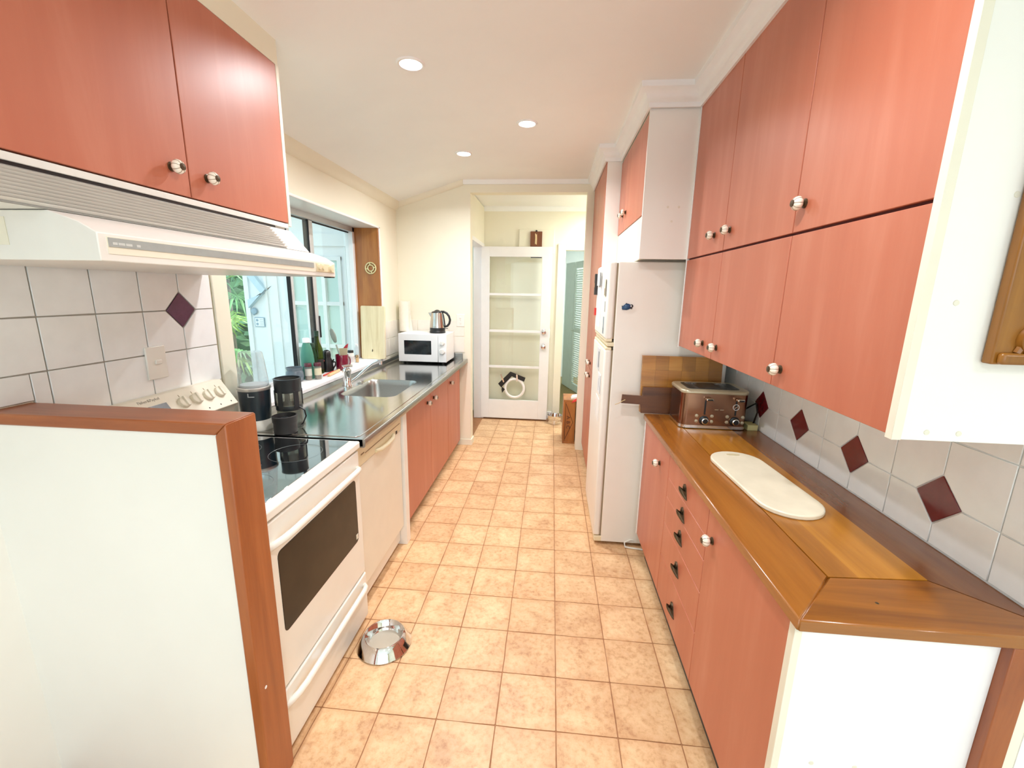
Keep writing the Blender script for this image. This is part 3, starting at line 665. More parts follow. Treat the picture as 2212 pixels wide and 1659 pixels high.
# ------------------------------------------------------------------ range hood
HOODC = plain('hood_enamel', rgb(229, 226, 220), 0.35, var=0.02)
HOODG = plain('hood_grey_strip', rgb(160, 164, 162), 0.45, var=0.03, scale=60)
T = thing('range_hood', 'white slide-out range hood with louvred front over the stove', 'range hood', (-1.2, 1.2, 1.61))
MB().prism([(XL+0.008, 1.7045), (-1.0, 1.7045), (-1.075, 1.787), (-1.10, 1.787), (-1.10, 1.797), (-1.081, 1.797), (-1.081, 1.814), (XL+0.008, 1.814)], 'y', 0.60, 1.766).build('body', HOODC, T, 0.0015)
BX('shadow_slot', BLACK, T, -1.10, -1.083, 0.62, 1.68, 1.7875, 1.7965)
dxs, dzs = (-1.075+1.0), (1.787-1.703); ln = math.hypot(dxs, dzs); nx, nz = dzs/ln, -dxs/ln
MB().prism([(-1.0+nx*0.0008, 1.7045+nz*0.0008), (-1.075+nx*0.0008, 1.787+nz*0.0008), (-1.074, 1.786), (-1.0, 1.704)], 'y', 0.61, 1.612).build('louvre_gap_shade', plain('louvre_shade_grey', rgb(138, 136, 130), 0.6), T)  # grey sheet paints the shade in the slots between the slats
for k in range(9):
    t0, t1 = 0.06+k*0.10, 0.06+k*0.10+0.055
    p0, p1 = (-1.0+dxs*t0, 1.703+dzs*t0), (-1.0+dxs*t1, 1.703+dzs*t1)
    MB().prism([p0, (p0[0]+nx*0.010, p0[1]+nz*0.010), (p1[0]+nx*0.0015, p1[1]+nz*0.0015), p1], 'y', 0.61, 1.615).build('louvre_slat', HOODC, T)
lip = MB().prism([(XL+0.01, 1.607), (-0.898, 1.607), (-0.898, 1.662), (-0.935, 1.683), (-0.998, 1.703), (XL+0.01, 1.703)], 'y', 0.815, 1.770).build('visor', HOODC, T, 0.002)
BX('recess_panel', CREAM, lip, -0.8985, -0.8968, 0.832, 1.76, 1.622, 1.656)
BX('grey_strip', HOODG, lip, -0.8970, -0.8955, 0.834, 1.605, 1.636, 1.654)
sw = BX('switch_plate', APPL_OLD, lip, -0.8970, -0.8945, 1.622, 1.755, 1.624, 1.655, 0.001)
for y in (1.640, 1.668): MB().lathe([(0.011, 0), (0.010, 0.006), (0, 0.0065)], (-0.8945, y, 1.641), 'x', 18).build('switch_button', APPL_OLD, lip)
MB().lathe([(0.013, 0), (0.012, 0.008), (0, 0.009)], (-0.8945, 1.725, 1.640), 'x', 20).build('dial', APPL_OLD, lip)
BX('foot', BLACK, lip, -0.93, -0.90, 1.735, 1.765, 1.603, 1.607)
BX('sticker', CREAM, lip, -1.13, -1.094, 0.8135, 0.8148, 1.636, 1.690)
PRT = plain('pale_print', rgb(200, 203, 200), 0.5)
for a, b in ((0.842, 0.852), (0.854, 0.868), (0.870, 0.884), (0.894, 0.903)): BX('worn_print', PRT, lip, -0.8956, -0.8952, a, b, 1.6405, 1.6455)
# ------------------------------------------------------------------ wall switch on the left tiles
T = thing('stove_switch', 'cream stove isolator switch plate on the left wall tiles', 'switch', (XL, 1.49, 1.28))
BX('plate', APPL, T, XL+0.006, XL+0.014, 1.447, 1.530, 1.213, 1.336, 0.003)
BX('rocker', APPL, T, XL+0.013, XL+0.020, 1.478, 1.505, 1.268, 1.285, 0.003)
# ------------------------------------------------------------------ stove
T = thing('stove', 'white freestanding electric stove with black glass top', 'stove', (-1.15, 1.42, 0.0))
sy0, sy1, sx = 1.098, 1.752, -0.835
BX('body', APPL, T, -1.49, -0.875, sy0, sy1, 0.02, 0.862, 0.003)
top = MB().box(-1.44, -0.828, sy0, sy1+0.004, 0.867, 0.900).build('hob_surround', APPL, T, 0.007, 3)
CERAN = plain('black_ceramic_glass', rgb(14, 20, 24), 0.04, var=0.1, coat=1.0, spec=0.9)
CERAN.node_tree.nodes['Principled BSDF'].inputs['IOR'].default_value = 2.8
BX('glass_hob', CERAN, top, -1.40, -0.872, sy0+0.02, 1.744, 0.8995, 0.9015, 0.001)
RINGM = plain('hob_ring_print', rgb(110, 120, 124), 0.3)
for cx, cy, r in ((-1.02, 1.28, 0.085), (-1.02, 1.58, 0.10), (-1.26, 1.28, 0.10), (-1.26, 1.58, 0.075)):
    mb = MB(); mb.tube([(cx+r*math.cos(a*PI/24), cy+r*math.sin(a*PI/24), 0.9013) for a in range(48)], 0.0009, 4, True); mb.build('hob_ring', RINGM, top)
od = BX('oven_door', APPL, T, -0.875, sx, sy0+0.003, sy1-0.003, 0.258, 0.857, 0.006, 3)
OWIN = plain('oven_window_glass', rgb(50, 39, 26), 0.3, var=0.25, scale=5, coat=0.1, spec=0.25)
MB().prism(rrect(1.148, 1.700, 0.446, 0.742, 0.02, 4), 'x', sx-0.002, sx+0.0015).build('oven_window', OWIN, od, 0.001)
BX('door_sticker', CREAM, od, sx+0.001, sx+0.003, 1.676, 1.692, 0.462, 0.484)
def scoop_handle(parent, y0, y1, z, reach, drop=0.0):
    mb = MB(); pts = []
    for i in range(17):
        t = i/16; e = min(t, 1-t)*2; s = min(1, e*4.5)
        pts.append((sx-0.004+reach*math.sin(s*PI/2), y0+(y1-y0)*t, z-drop*(1-math.sin(s*PI/2))))
    mb.tube(pts, 0.013, 10, False, 0.8); return mb.build('handle', APPL, parent)
scoop_handle(od, 1.115, 1.735, 0.795, 0.036, 0.02)
dr = BX('storage_drawer', APPL, T, -0.875, sx+0.003, sy0+0.003, sy1-0.003, 0.022, 0.250, 0.006, 3)
scoop_handle(dr, 1.115, 1.735, 0.212, 0.034, 0.025)
pn = MB().prism([(-1.487, 1.158), (-1.452, 1.160), (-1.379, 1.056), (-1.398, 1.040), (-1.440, 0.90), (-1.487, 0.90)], 'y', sy0, sy1).build('control_panel', CREAM, T, 0.003)
U = Vector((-1.452+1.379, 0, 1.160-1.056)); UL = U.length; U.normalize(); Nn = Vector((U.z, 0, -U.x))
def on_panel(y, v, h=0.0): return Vector((-1.379, y, 1.056))+U*(v*UL)+Nn*h
RM = Matrix(((Nn.x, 0, U.x, 0), (0, 1, 0, 0), (Nn.z, 0, U.z, 0), (0, 0, 0, 1)))   # local x -> normal, z -> up the slope
for y in (1.512, 1.573, 1.636, 1.698):
    mb = MB(); mb.lathe([(0.024, 0), (0.023, 0.012), (0.020, 0.014), (0.0, 0.0145)], (0, 0, 0), 'x', 24, True, lambda a: 1+0.02*math.cos(12*a)); mb.box(0.012, 0.020, -0.004, 0.004, -0.021, 0.021)
    mb.xf(Matrix.Translation(on_panel(y, 0.56)) @ RM); mb.build('dial', CREAM, pn, 0.001)
    MB().box(0, 0.0006, -0.0012, 0.0012, 0.026, 0.036).xf(Matrix.Translation(on_panel(y, 0.56)) @ RM).build('dial_mark', GROOVE, pn)
MB().box(0, 0.002, -0.045, 0.045, -0.02, 0.02).xf(Matrix.Translation(on_panel(1.402, 0.56)) @ RM).build('clock_display', plain('clock_glass', rgb(74, 74, 78), 0.2), pn)
for y in (1.60, 1.662, 1.722): MB().lathe([(0.0035, 0), (0.0, 0.002)], (0, 0, 0), 'x', 10).xf(Matrix.Translation(on_panel(y, 0.14)) @ RM).build('indicator', BLACK, pn)
text_part('maker_name', 'Fisher&Paykel', 0.0155, plain('grey_print', rgb(150, 146, 132), 0.5), pn, on_panel(1.392, 0.90, 0.0004), (0, 1, 0), U, 0.0003)
# ------------------------------------------------------------------ dishwasher and filler
T = thing('dishwasher', 'cream built-in dishwasher between the stove and red cupboards', 'dishwasher', (-1.15, 2.07, 0.0))
BX('body', APPL, T, -1.45, -0.89, 1.775, 2.362, 0.03, 0.858)
BX('door', plain('dishwasher_door', rgb(234, 228, 212), 0.35, var=0.015), T, -0.89, -0.862, 1.777, 2.360, 0.135, 0.752, 0.003)
cp = BX('control_panel', APPL_OLD, T, -0.89, -0.856, 1.777, 2.360, 0.755, 0.856, 0.006, 3)
MB().prism([(1.86, 0.800), (2.335, 0.800), (2.335, 0.804), (1.86, 0.804)], 'x', -0.857, -0.8552).build('groove_line', GROOVE, cp)
BX('indicator', BLACK, cp, -0.857, -0.854, 2.268, 2.288, 0.757, 0.774)
MB().tube([(-0.857, 1.98, 0.768), (-0.842, 2.02, 0.762), (-0.838, 2.10, 0.760), (-0.842, 2.19, 0.762), (-0.857, 2.23, 0.768)], 0.011, 10).build('handle', APPL_OLD, cp)
BX('badge', GROOVE, cp, -0.857, -0.8548, 1.815, 1.85, 0.806, 0.812)
BX('kick_plate', DARK, T, -0.94, -0.93, 1.777, 2.36, 0.0, 0.13)
tag(BX('filler_panel', PANEL, None, -1.45, -0.846, 2.368, 2.428, 0.0, 0.86, 0.002), 'narrow white filler panel beside the dishwasher', 'panel')
# ------------------------------------------------------------------ left base cupboards
LX = -0.888
units = [('red base cupboard below the sink with paired knobs, next to the filler panel', 2.432, 3.652, ((2.434, 3.096, 3.012), (3.100, 3.650, 3.182))),
         ('single-door red base cupboard under the microwave at the back wall', 3.654, 4.185, ((3.656, 4.150, 3.745),))]
for lab, a, b, doors in units:
    T = thing('base_cupboard', lab, 'cupboard', (-1.15, (a+b)/2, 0), 'red base cupboards under the steel worktop')
    BX('carcass', CREAM, T, -1.47, LX-0.02, a, b, 0.07, 0.70)
    BX('plinth', DARK, T, -1.40, LX-0.06, a, b, 0.0, 0.07)
    for y0, y1, ky in doors:
        d = BX('door', RED, T, LX-0.018, LX, y0, y1, 0.066, 0.852, 0.0015); add_knob(d, LX, ky, 0.748, 1)
# ------------------------------------------------------------------ steel worktop with sink
T = thing('steel_worktop', 'long stainless steel worktop with a pressed sink bowl', 'worktop', (-1.15, 3.0, 0.9))
hx0, hx1, hy0, hy1 = -1.335, -0.965, 2.545, 3.075
def steel_top():
    bm = bmesh.new(); o0 = ORG[T.name]
    def loop(pts):
        vs = [bm.verts.new((x-o0[0], y-o0[1], 0.0)) for x, y in pts]; return [bm.edges.new((vs[i], vs[(i+1) % len(vs)])) for i in range(len(vs))]
    e = loop([(-1.482, 1.772), (-0.822, 1.772), (-0.822, 4.184), (-1.482, 4.184)])+loop(rrect(hx0, hx1, hy0, hy1, 0.07, 6))
    bmesh.ops.triangle_fill(bm, use_beauty=True, edges=e)
    me = bpy.data.meshes.new('top_sheet'); bm.to_mesh(me); bm.free(); me.materials.append(STEEL)
    ob = bpy.data.objects.new('top_sheet', me); COL.objects.link(ob); ob.parent = T; ORG[ob.name] = o0
steel_top()
mb = MB(); R_ = [(0.0, 0.07, 0.9), (0.004, 0.068, 0.896), (0.012, 0.065, 0.86), (0.018, 0.07, 0.76), (0.03, 0.07, 0.74), (0.06, 0.07, 0.731), (0.14, 0.03, 0.728)]
n0 = None
for ins, r, z in R_:
    ring = rrect(hx0+ins, hx1-ins, hy0+ins, hy1-ins, r, 6); s0 = len(mb.v); mb.v += [(x, y, z) for x, y in ring]; k = len(ring)
    if n0 is not None:
        for i in range(k): mb.face((n0+i, n0+(i+1) % k, s0+(i+1) % k, s0+i), True)
    n0 = s0
mb.face(range(n0, n0+k)); mb.build('sink_bowl', STEELD, T)
MB().lathe([(0.035, 0), (0.034, 0.003), (0.02, 0.001), (0, 0.001)], (-1.15, 2.81, 0.7285), 'z', 20).build('drain', CHROME, T)
MB().prism([(-0.824, 0.902), (-0.817, 0.902), (-0.812, 0.896), (-0.812, 0.870), (-0.818, 0.862), (-0.86, 0.862), (-0.86, 0.868), (-0.824, 0.868), (-0.824, 0.898)], 'y', 1.772, 4.184, True).build('front_edge', STEELD, T)
MB().prism([(XL+0.001, 0.9), (-1.466, 0.9), (-1.478, 0.906), (-1.483, 0.930), (XL+0.001, 0.930)], 'y', 1.80, 4.184, True).build('back_upstand', STEELD, T)
MB().box(XL+0.001, -0.862, 4.180, 4.194, 0.9, 0.958).build('end_upstand', STEELD, T, 0.002)
BX('underside', DARK, T, -1.45, -0.86, 1.775, 2.5, 0.862, 0.890); BX('underside', DARK, T, -1.45, -0.86, 3.12, 4.18, 0.862, 0.890)
MB().tube([(-1.42, 1.80, 0.9003), (-0.87, 1.80, 0.9003), (-0.855, 1.82, 0.9003), (-0.855, 4.10, 0.9003)], 0.0022, 6).build('drip_bead', STEEL, T)
# ------------------------------------------------------------------ tap
T = thing('mixer_tap', 'chrome mixer tap with a long straight spout over the sink', 'tap', (-1.40, 2.83, 0.9))
MB().lathe([(0.034, 0), (0.034, 0.006), (0.028, 0.014), (0.026, 0.09), (0.030, 0.10), (0.030, 0.112), (0.018, 0.124), (0, 0.126)], (-1.40, 2.83, 0.9), 'z', 24).build('body', CHROME, T)
MB().tube([(-1.382, 2.838, 0.925), (-1.33, 2.845, 0.965), (-1.26, 2.85, 1.028), (-1.215, 2.853, 1.062), (-1.185, 2.855, 1.076), (-1.162, 2.857, 1.074)], [0.013, 0.0105, 0.010, 0.010, 0.0105, 0.012], 12).build('spout', CHROME, T)
MB().cyl((-1.165, 2.857, 1.052), 0.011, 0.022, 'z', 14).build('aerator', CHROME, T)
MB().tube([(-1.40, 2.83, 1.020), (-1.415, 2.82, 1.034), (-1.39, 2.84, 1.038), (-1.365, 2.85, 1.036)], [0.014, 0.016, 0.012, 0.007], 10).build('lever', CHROME, T)
MB().lathe([(0.024, 0), (0.022, 0.004), (0.004, 0.006), (0, 0.012)], (-1.345, 2.92, 0.9), 'z', 18).build('plug', STEELD, T)
# ------------------------------------------------------------------ microwave, kettle, paper roll, sockets
T = thing('microwave', 'white microwave oven with two dials in the back corner', 'microwave', (-1.16, 4.0, 0.9))
mx0, mx1, my0, mz0, mz1 = -1.386, -0.938, 3.825, 0.916, 1.172
MWW = plain('microwave_white', rgb(242, 242, 240), 0.3, var=0.01)
BX('case', MWW, T, mx0+0.004, mx1-0.004, my0+0.02, 4.16, mz0, mz1, 0.004)
dd = BX('door', MWW, T, mx0, -1.018, my0, my0+0.019, mz0, mz1, 0.004)
MB().prism(rrect(-1.330, -1.078, 0.985, 1.112, 0.004, 2), 'y', my0-0.001, my0+0.004).build('window', plain('microwave_window', rgb(30, 40, 44), 0.1, var=0.3, scale=14), dd)
pp = BX('control_panel', MWW, T, -1.015, mx1, my0, my0+0.019, mz0, mz1, 0.004)
for z, r in ((1.095, 0.021), (1.018, 0.024)):
    MB().lathe([(r+0.004, 0), (r+0.003, -0.003), (r, -0.004), (r*0.92, -0.016), (0, -0.017)], (-0.975, my0, z), 'y', 24).build('dial', APPL, pp)
    BX('dial_grip', MWW, pp, -0.978, -0.972, my0-0.022, my0-0.014, z-r*0.85, z+r*0.85, 0.001)
for x in (-1.34, -0.98):
    for y in (3.86, 4.12): MB().cyl((x, y, 0.900), 0.012, 0.017, 'z', 10).build('foot', RUBBER, T)
T = thing('kettle', 'brushed steel electric kettle with black handle on the microwave', 'kettle', (-1.055, 3.97, mz1))
kx, ky = -1.055, 3.97
MB().lathe([(0.071, 0), (0.074, 0.006), (0.072, 0.018), (0.070, 0.022)], (kx, ky, mz1), 'z', 32).build('power_base', BLACK, T)
MB().lathe([(0.070, 0.022), (0.071, 0.030), (0.0705, 0.050)], (kx, ky, mz1), 'z', 32).build('lower_band', BLACK, T)
KST = steel('kettle_steel', 0.22, (0.62, 0.59, 0.54, 1), 'z')
MB().lathe([(0.0705, 0.050), (0.069, 0.075), (0.062, 0.13), (0.056, 0.176), (0.054, 0.186), (0, 0.186)], (kx, ky, mz1), 'z', 32).build('jug', KST, T)
MB().prism([(-0.060, 0.145), (-0.084, 0.186), (-0.05, 0.188), (-0.045, 0.15)], 'y', -0.014, 0.014).xf(Matrix.Translation((kx, ky, mz1))).build('spout', KST, T, 0.004)
MB().lathe([(0.054, 0.186), (0.05, 0.195), (0.03, 0.202), (0.014, 0.212), (0, 0.214)], (kx, ky, mz1), 'z', 28).build('lid', BLACK, T)
MB().tube([(kx+a, ky, mz1+b) for a, b in ((0.035, 0.196), (0.062, 0.196), (0.088, 0.184), (0.110, 0.158), (0.120, 0.122), (0.112, 0.088), (0.094, 0.066), (0.074, 0.060), (0.066, 0.072), (0.062, 0.11), (0.054, 0.16), (0.046, 0.19))], 0.0105, 10).build('handle', BLACK, T)
BX('switch_tab', BLACK, T, kx+0.068, kx+0.098, ky-0.01, ky+0.01, mz1+0.040, mz1+0.045)
BX('worn_print', GROOVE, T, kx-0.022, kx+0.006, ky-0.0712, ky-0.066, mz1+0.058, mz1+0.061)
T = thing('paper_towel_roll', 'white paper towel roll standing behind the microwave corner', 'paper towel', (-1.405, 4.09, mz1))
PAPER = plain('soft_paper', rgb(240, 234, 220), 0.9, var=0.02, scale=30, bmp=0.15)
mb = MB(); mb.lathe([(0.02, 0.0), (0.056, 0.0), (0.055, 0.14), (0.053, 0.283), (0.02, 0.283), (0.02, 0.0)], (-1.41, 4.105, mz1), 'z', 28); mb.build('roll', PAPER, T)
MB().prism([(-1.356, mz1+0.001), (-1.325, mz1+0.001), (-1.338, mz1+0.08), (-1.356, mz1+0.26)], 'y', 4.075, 4.078).build('loose_sheet', PAPER, T)
T = thing('wall_socket', 'white double power socket on the back wall beside the kettle', 'socket', (-0.883, YB, 1.28))
BX('plate', APPL, T, -0.923, -0.843, YB-0.010, YB, 1.218, 1.338, 0.003)
for z in (1.252, 1.304): BX('switch_rocker', APPL, T, -0.892, -0.874, YB-0.0135, YB-0.009, z-0.010, z+0.010, 0.002)
for x, z in ((-0.886, 1.282), (-0.880, 1.274)): BX('pin_slot', GROOVE, T, x-0.001, x+0.001, YB-0.0105, YB-0.0095, z-0.004, z+0.004)
# ------------------------------------------------------------------ things on the window sill
SZ = 0.956
def lathe_thing(name, label, cat, c, parts, group=None):
    T = thing(name, label, cat, c, group)
    for pname, prof, mat in parts: MB().lathe(prof, c, 'z', 26).build(pname, mat, T)
    return T
TEAL = plain('teal_plastic', rgb(70, 138, 118), 0.45, var=0.06)
lathe_thing('cleaning_bottle', 'teal plastic bottle with white cap on the window sill', 'bottle', (-1.640, 2.765, SZ),
  [('body', [(0.040, 0), (0.042, 0.01), (0.042, 0.12), (0.040, 0.16), (0.032, 0.21), (0.022, 0.240), (0.020, 0.248)], TEAL), ('cap', [(0.0235, 0.246), (0.0235, 0.272), (0.02, 0.276), (0, 0.276)], WHITE)], 'bottles on the window sill')
lathe_thing('wine_bottle', 'tall green glass wine bottle on the window sill', 'bottle', (-1.672, 2.955, SZ),
  [('body', [(0.036, 0), (0.037, 0.01), (0.037, 0.16), (0.033, 0.185), (0.018, 0.225), (0.0145, 0.25), (0.0145, 0.29), (0.016, 0.292), (0.016, 0.304), (0.011, 0.305)], GREENG), ('neck_foil', [(0.0155, 0.268), (0.0155, 0.291), (0.0165, 0.292), (0.0165, 0.306), (0, 0.306)], plain('bottle_foil', rgb(30, 62, 44), 0.4)), ('label_patch', [(0.0372, 0.03), (0.0374, 0.035), (0.0374, 0.10), (0.0372, 0.105)], plain('dark_label', rgb(30, 34, 30), 0.5))], 'bottles on the window sill')
lathe_thing('oil_bottle', 'short dark green oil bottle beside the tall wine bottle', 'bottle', (-1.655, 2.855, SZ),
  [('body', [(0.029, 0), (0.030, 0.008), (0.030, 0.13), (0.026, 0.165), (0.016, 0.19), (0.015, 0.20)], DGREENG), ('cap', [(0.019, 0.198), (0.019, 0.228), (0.017, 0.231), (0, 0.231)], plain('dark_green_cap', rgb(22, 60, 42), 0.4))], 'bottles on the window sill')
T = thing('black_jug', 'lumpy black figure jug with curled handle on the window sill', 'jug', (-1.640, 3.035, SZ))
jc = (-1.645, 3.03, SZ)
MB().lathe([(0.040, 0), (0.043, 0.012), (0.041, 0.05), (0.036, 0.085), (0.027, 0.105), (0.029, 0.125), (0.026, 0.148), (0.013, 0.160), (0, 0.162)], jc, 'z', 24, True, lambda a: 1+0.05*math.cos(5*a)).build('body', BLACK, T)
MB().tube([(jc[0]+a, jc[1], SZ+b) for a, b in ((0.030, 0.055), (0.048, 0.075), (0.066, 0.070), (0.062, 0.050), (0.052, 0.035), (0.040, 0.020))], [0.009, 0.007, 0.007, 0.006, 0.006, 0.008], 8).build('handle', BLACK, T)
MB().tube([(jc[0]+0.040, jc[1], SZ+0.075), (jc[0]+0.052, jc[1], SZ+0.092)], 0.005, 6).build('thumb_rest', BLACK, T)
MB().lathe([(0.010, 0), (0.008, 0.003), (0, 0.004)], (0, 0, 0), 'z', 10).xf(Matrix.Translation((jc[0]-0.01, jc[1]-0.037, SZ+0.085)) @ Matrix.Rotation(PI/2, 4, 'X')).build('red_mark', plain('dull_red', rgb(176, 84, 72), 0.5), T)
POTB = plain('blue_grey_glaze', rgb(92, 106, 116), 0.3, var=0.12, scale=18, coat=0.3)
lathe_thing('glazed_pot', 'squat blue-grey glazed pot at the near end of the sill', 'pot', (-1.668, 2.650, SZ),
  [('body', [(0.036, 0), (0.050, 0.010), (0.056, 0.035), (0.053, 0.062), (0.046, 0.075), (0.050, 0.090), (0.053, 0.095), (0.048, 0.095), (0.043, 0.075), (0.046, 0.03), (0, 0.02)], POTB)])
SPICE = plain('spice_brown', rgb(150, 130, 112), 0.8, var=0.2, scale=80); LID = plain('dark_plum_lid', rgb(88, 34, 46), 0.35)
PALE_L = plain('pale_label', rgb(222, 212, 180), 0.6, var=0.03); CREAM_L = plain('greyed_label', rgb(206, 204, 192), 0.6, var=0.03)
for lab, c, lm in (('spice jar with dark plum lid and pale grey label, next to the pot', (-1.612, 2.715, SZ), CREAM_L), ('spice jar with dark plum lid and yellowish label, nearer the sink', (-1.565, 2.752, SZ), PALE_L)):
    T = lathe_thing('spice_jar', lab, 'jar', c, [('glass_body', [(0.021, 0), (0.0225, 0.005), (0.0225, 0.085), (0.019, 0.094)], JARG), ('spice', [(0.0195, 0.002), (0.0205, 0.04), (0, 0.04)], SPICE), ('paper_label', [(0.0228, 0.030), (0.0229, 0.031), (0.0229, 0.075), (0.0228, 0.076)], lm), ('lid', [(0.0235, 0.092), (0.0235, 0.110), (0.021, 0.113), (0, 0.113)], LID)], 'spice jars on the window sill')
MUGR = plain('ruby_glaze', rgb(128, 14, 48), 0.12, var=0.08, coat=0.6)
T = thing('mug', 'ruby red mug holding utensils on the window sill', 'mug', (-1.573, 3.115, SZ))
mc = (-1.573, 3.115, SZ)
MB().lathe([(0.042, 0), (0.047, 0.006), (0.048, 0.112), (0.0465, 0.117), (0.044, 0.115), (0.043, 0.012), (0, 0.008)], mc, 'z', 30).build('body', MUGR, T)
MB().tube([(mc[0]+0.03+0.033*math.cos(a)*0+0.0, mc[1]+0.044+0.026*math.sin(a), mc[2]+0.06+0.034*math.cos(a)) for a in [PI*k/8 for k in range(9)]], 0.006, 8).build('handle', MUGR, T)
T = thing('serving_spoon', 'grey-green long serving spoon standing in the red mug', 'spoon', (mc[0]-0.005, mc[1], SZ+0.02))
SPN = plain('sage_plastic', rgb(150, 158, 146), 0.4, var=0.05)
MB().tube([(-1.562, 3.115, SZ+0.02), (-1.588, 3.116, SZ+0.11), (-1.612, 3.117, SZ+0.19)], 0.0055, 8, flat=1.3).build('handle', SPN, T)
mb = MB(); mb.lathe([(0.0, -0.058), (0.012, -0.050), (0.020, -0.02), (0.021, 0.01), (0.014, 0.045), (0.0, 0.058)], (0, 0, 0), 'z', 16, True, None, 1.0, 0.32)
mb.xf(Matrix.Translation((-1.630, 3.117, SZ+0.258)) @ Matrix.Rotation(-0.28, 4, 'Y')); mb.build('bowl', SPN, T)
T = thing('seed_packet', 'beige paper packet with a red folded tip in the mug', 'packet', (-1.56, 3.13, SZ+0.03))
MB().prism([(-1.588, SZ+0.03), (-1.548, SZ+0.03), (-1.536, SZ+0.165), (-1.600, SZ+0.160)], 'y', 3.135, 3.141).build('sleeve', plain('kraft_paper', rgb(214, 198, 160), 0.8), T)
MB().prism([(-1.566, SZ+0.163), (-1.536, SZ+0.165), (-1.528, SZ+0.198), (-1.548, SZ+0.185)], 'y', 3.134, 3.142).build('tip', plain('red_card', rgb(206, 60, 70), 0.6), T)
T = lathe_thing('pill_bottle', 'small white bottle with black cap beside the red mug', 'bottle', (-1.625, 3.37, SZ),
  [('body', [(0.027, 0), (0.028, 0.004), (0.028, 0.075), (0.022, 0.092), (0.021, 0.096)], plain('milky_plastic', rgb(232, 226, 218), 0.4)), ('cap', [(0.0235, 0.095), (0.0235, 0.112), (0.022, 0.114), (0, 0.114)], BLACK), ('paper_label', [(0.0282, 0.018), (0.0283, 0.019), (0.0283, 0.066), (0.0282, 0.067)], plain('printed_label', rgb(212, 206, 202), 0.6, var=0.12, scale=120))])
MB().tube([(-1.602+0.012*math.cos(a), 3.425, SZ+0.058+0.010*math.sin(a)) for a in [k*PI/6 for k in range(12)]], 0.002, 6, True).build('ring_pull', BLACK, T)
lathe_thing('orange_vial', 'slim clear vial of orange liquid by the pale board', 'bottle', (-1.612, 3.455, SZ),
  [('vial', [(0.0135, 0), (0.0145, 0.003), (0.0145, 0.125), (0.010, 0.135), (0.010, 0.145)], CUP), ('liquid', [(0.0135, 0.003), (0.0135, 0.062), (0, 0.062)], plain('orange_liquid', rgb(240, 176, 66), 0.4)), ('cap', [(0.0115, 0.143), (0.0115, 0.156), (0, 0.157)], WHITE)])
T = thing('rolling_stick', 'pale wooden stick lying beside a red one on the sill', 'stick', (-1.585, 2.95, SZ))
MB().tube([(-1.535, 2.835, SZ+0.011), (-1.560, 3.035, SZ+0.011)], 0.010, 12).build('stick_body', wood('beech', rgb(214, 172, 120), rgb(230, 192, 142), rgb(240, 208, 164), 'y', 0.5, rnd=False), T)
T2 = tag(MB().tube([(-1.575, 2.84, SZ+0.007), (-1.585, 2.97, SZ+0.007), (-1.578, 3.055, SZ+0.007)], 0.006, 8).build('chopstick', plain('red_lacquer', rgb(206, 70, 52), 0.4)), 'thin red stick lying on the window sill', 'stick')
T = thing('chopping_board', 'pale spalted chopping board leaning on the timber reveal', 'chopping board', (-1.555, 3.68, SZ))
mb = MB().prism(rrect(-1.662, -1.447, SZ, SZ+0.462, 0.012, 3), 'y', 3.655, 3.677); mb.rot((0, 3.677, SZ), math.radians(-3.8), 'X')
mb.build('board', PALEW, T, 0.002)
mb = MB(); mb.lathe([(0.006, -0.001), (0.011, -0.0015), (0.011, 0.0), (0.006, 0.0)], (-1.628, 3.685, SZ+0.418), 'y', 18); mb.build('hole_ring', BLACK, T)
MB().prism([(-1.566, SZ+0.065), (-1.560, SZ+0.065), (-1.556, SZ+0.08), (-1.563, SZ+0.088)], 'y', 3.6575, 3.660).build('knot', BRONZE, T)
# ------------------------------------------------------------------ blender cluster beside the stove
bc = (-1.385, 1.868, 0.9)
NAVY = plain('dark_navy_plastic', rgb(34, 48, 58), 0.3, var=0.08, coat=0.3)
T = thing('bullet_blender', 'dark bullet blender with upturned clear cup beside the stove', 'blender', bc)
MB().lathe([(0.072, 0), (0.074, 0.006), (0.066, 0.03), (0.062, 0.05)], bc, 'z', 30).build('foot_ring', APPL, T)
MB().lathe([(0.062, 0.045), (0.064, 0.07), (0.068, 0.19), (0.068, 0.196)], bc, 'z', 30).build('motor_body', NAVY, T)
MB().lathe([(0.069, 0.190), (0.071, 0.194), (0.071, 0.203), (0.066, 0.207), (0.06, 0.207)], bc, 'z', 30).build('collar', plain('satin_collar', rgb(206, 204, 200), 0.3, metal=0.6), T)
MB().lathe([(0.064, 0.207), (0.062, 0.24), (0.055, 0.32), (0.049, 0.362), (0.044, 0.368), (0, 0.369)], bc, 'z', 30, True, lambda a: 1+0.012*math.cos(8*a)).build('cup', CUP, T)
MB().lathe([(0.058, 0.208), (0.056, 0.216), (0.02, 0.222), (0, 0.224)], bc, 'z', 24).build('blade_base', plain('frosted_grey', rgb(196, 198, 200), 0.5), T)
MB().box(-0.002, 0.002, -0.001, 0, 0, 0.018).box(-0.002, 0.026, -0.001, 0, 0.0, 0.004).xf(Matrix.Translation((bc[0]+0.016, bc[1]-0.0662, bc[2]+0.165)) @ Matrix.Rotation(0.25, 4, 'Z')).build('print_mark', plain('light_grey_print', rgb(190, 196, 200), 0.5), T)
c2 = (-1.255, 1.928, 0.9)
T = thing('coffee_plunger', 'clear jar with black collar and windows behind the black grinder', 'coffee maker', c2)
MB().lathe([(0.066, 0), (0.066, 0.006), (0.060, 0.03), (0.057, 0.06), (0.056, 0.23), (0.054, 0.23), (0.054, 0.02), (0, 0.016)], c2, 'z', 28).build('glass_jar', SMOKE, T)
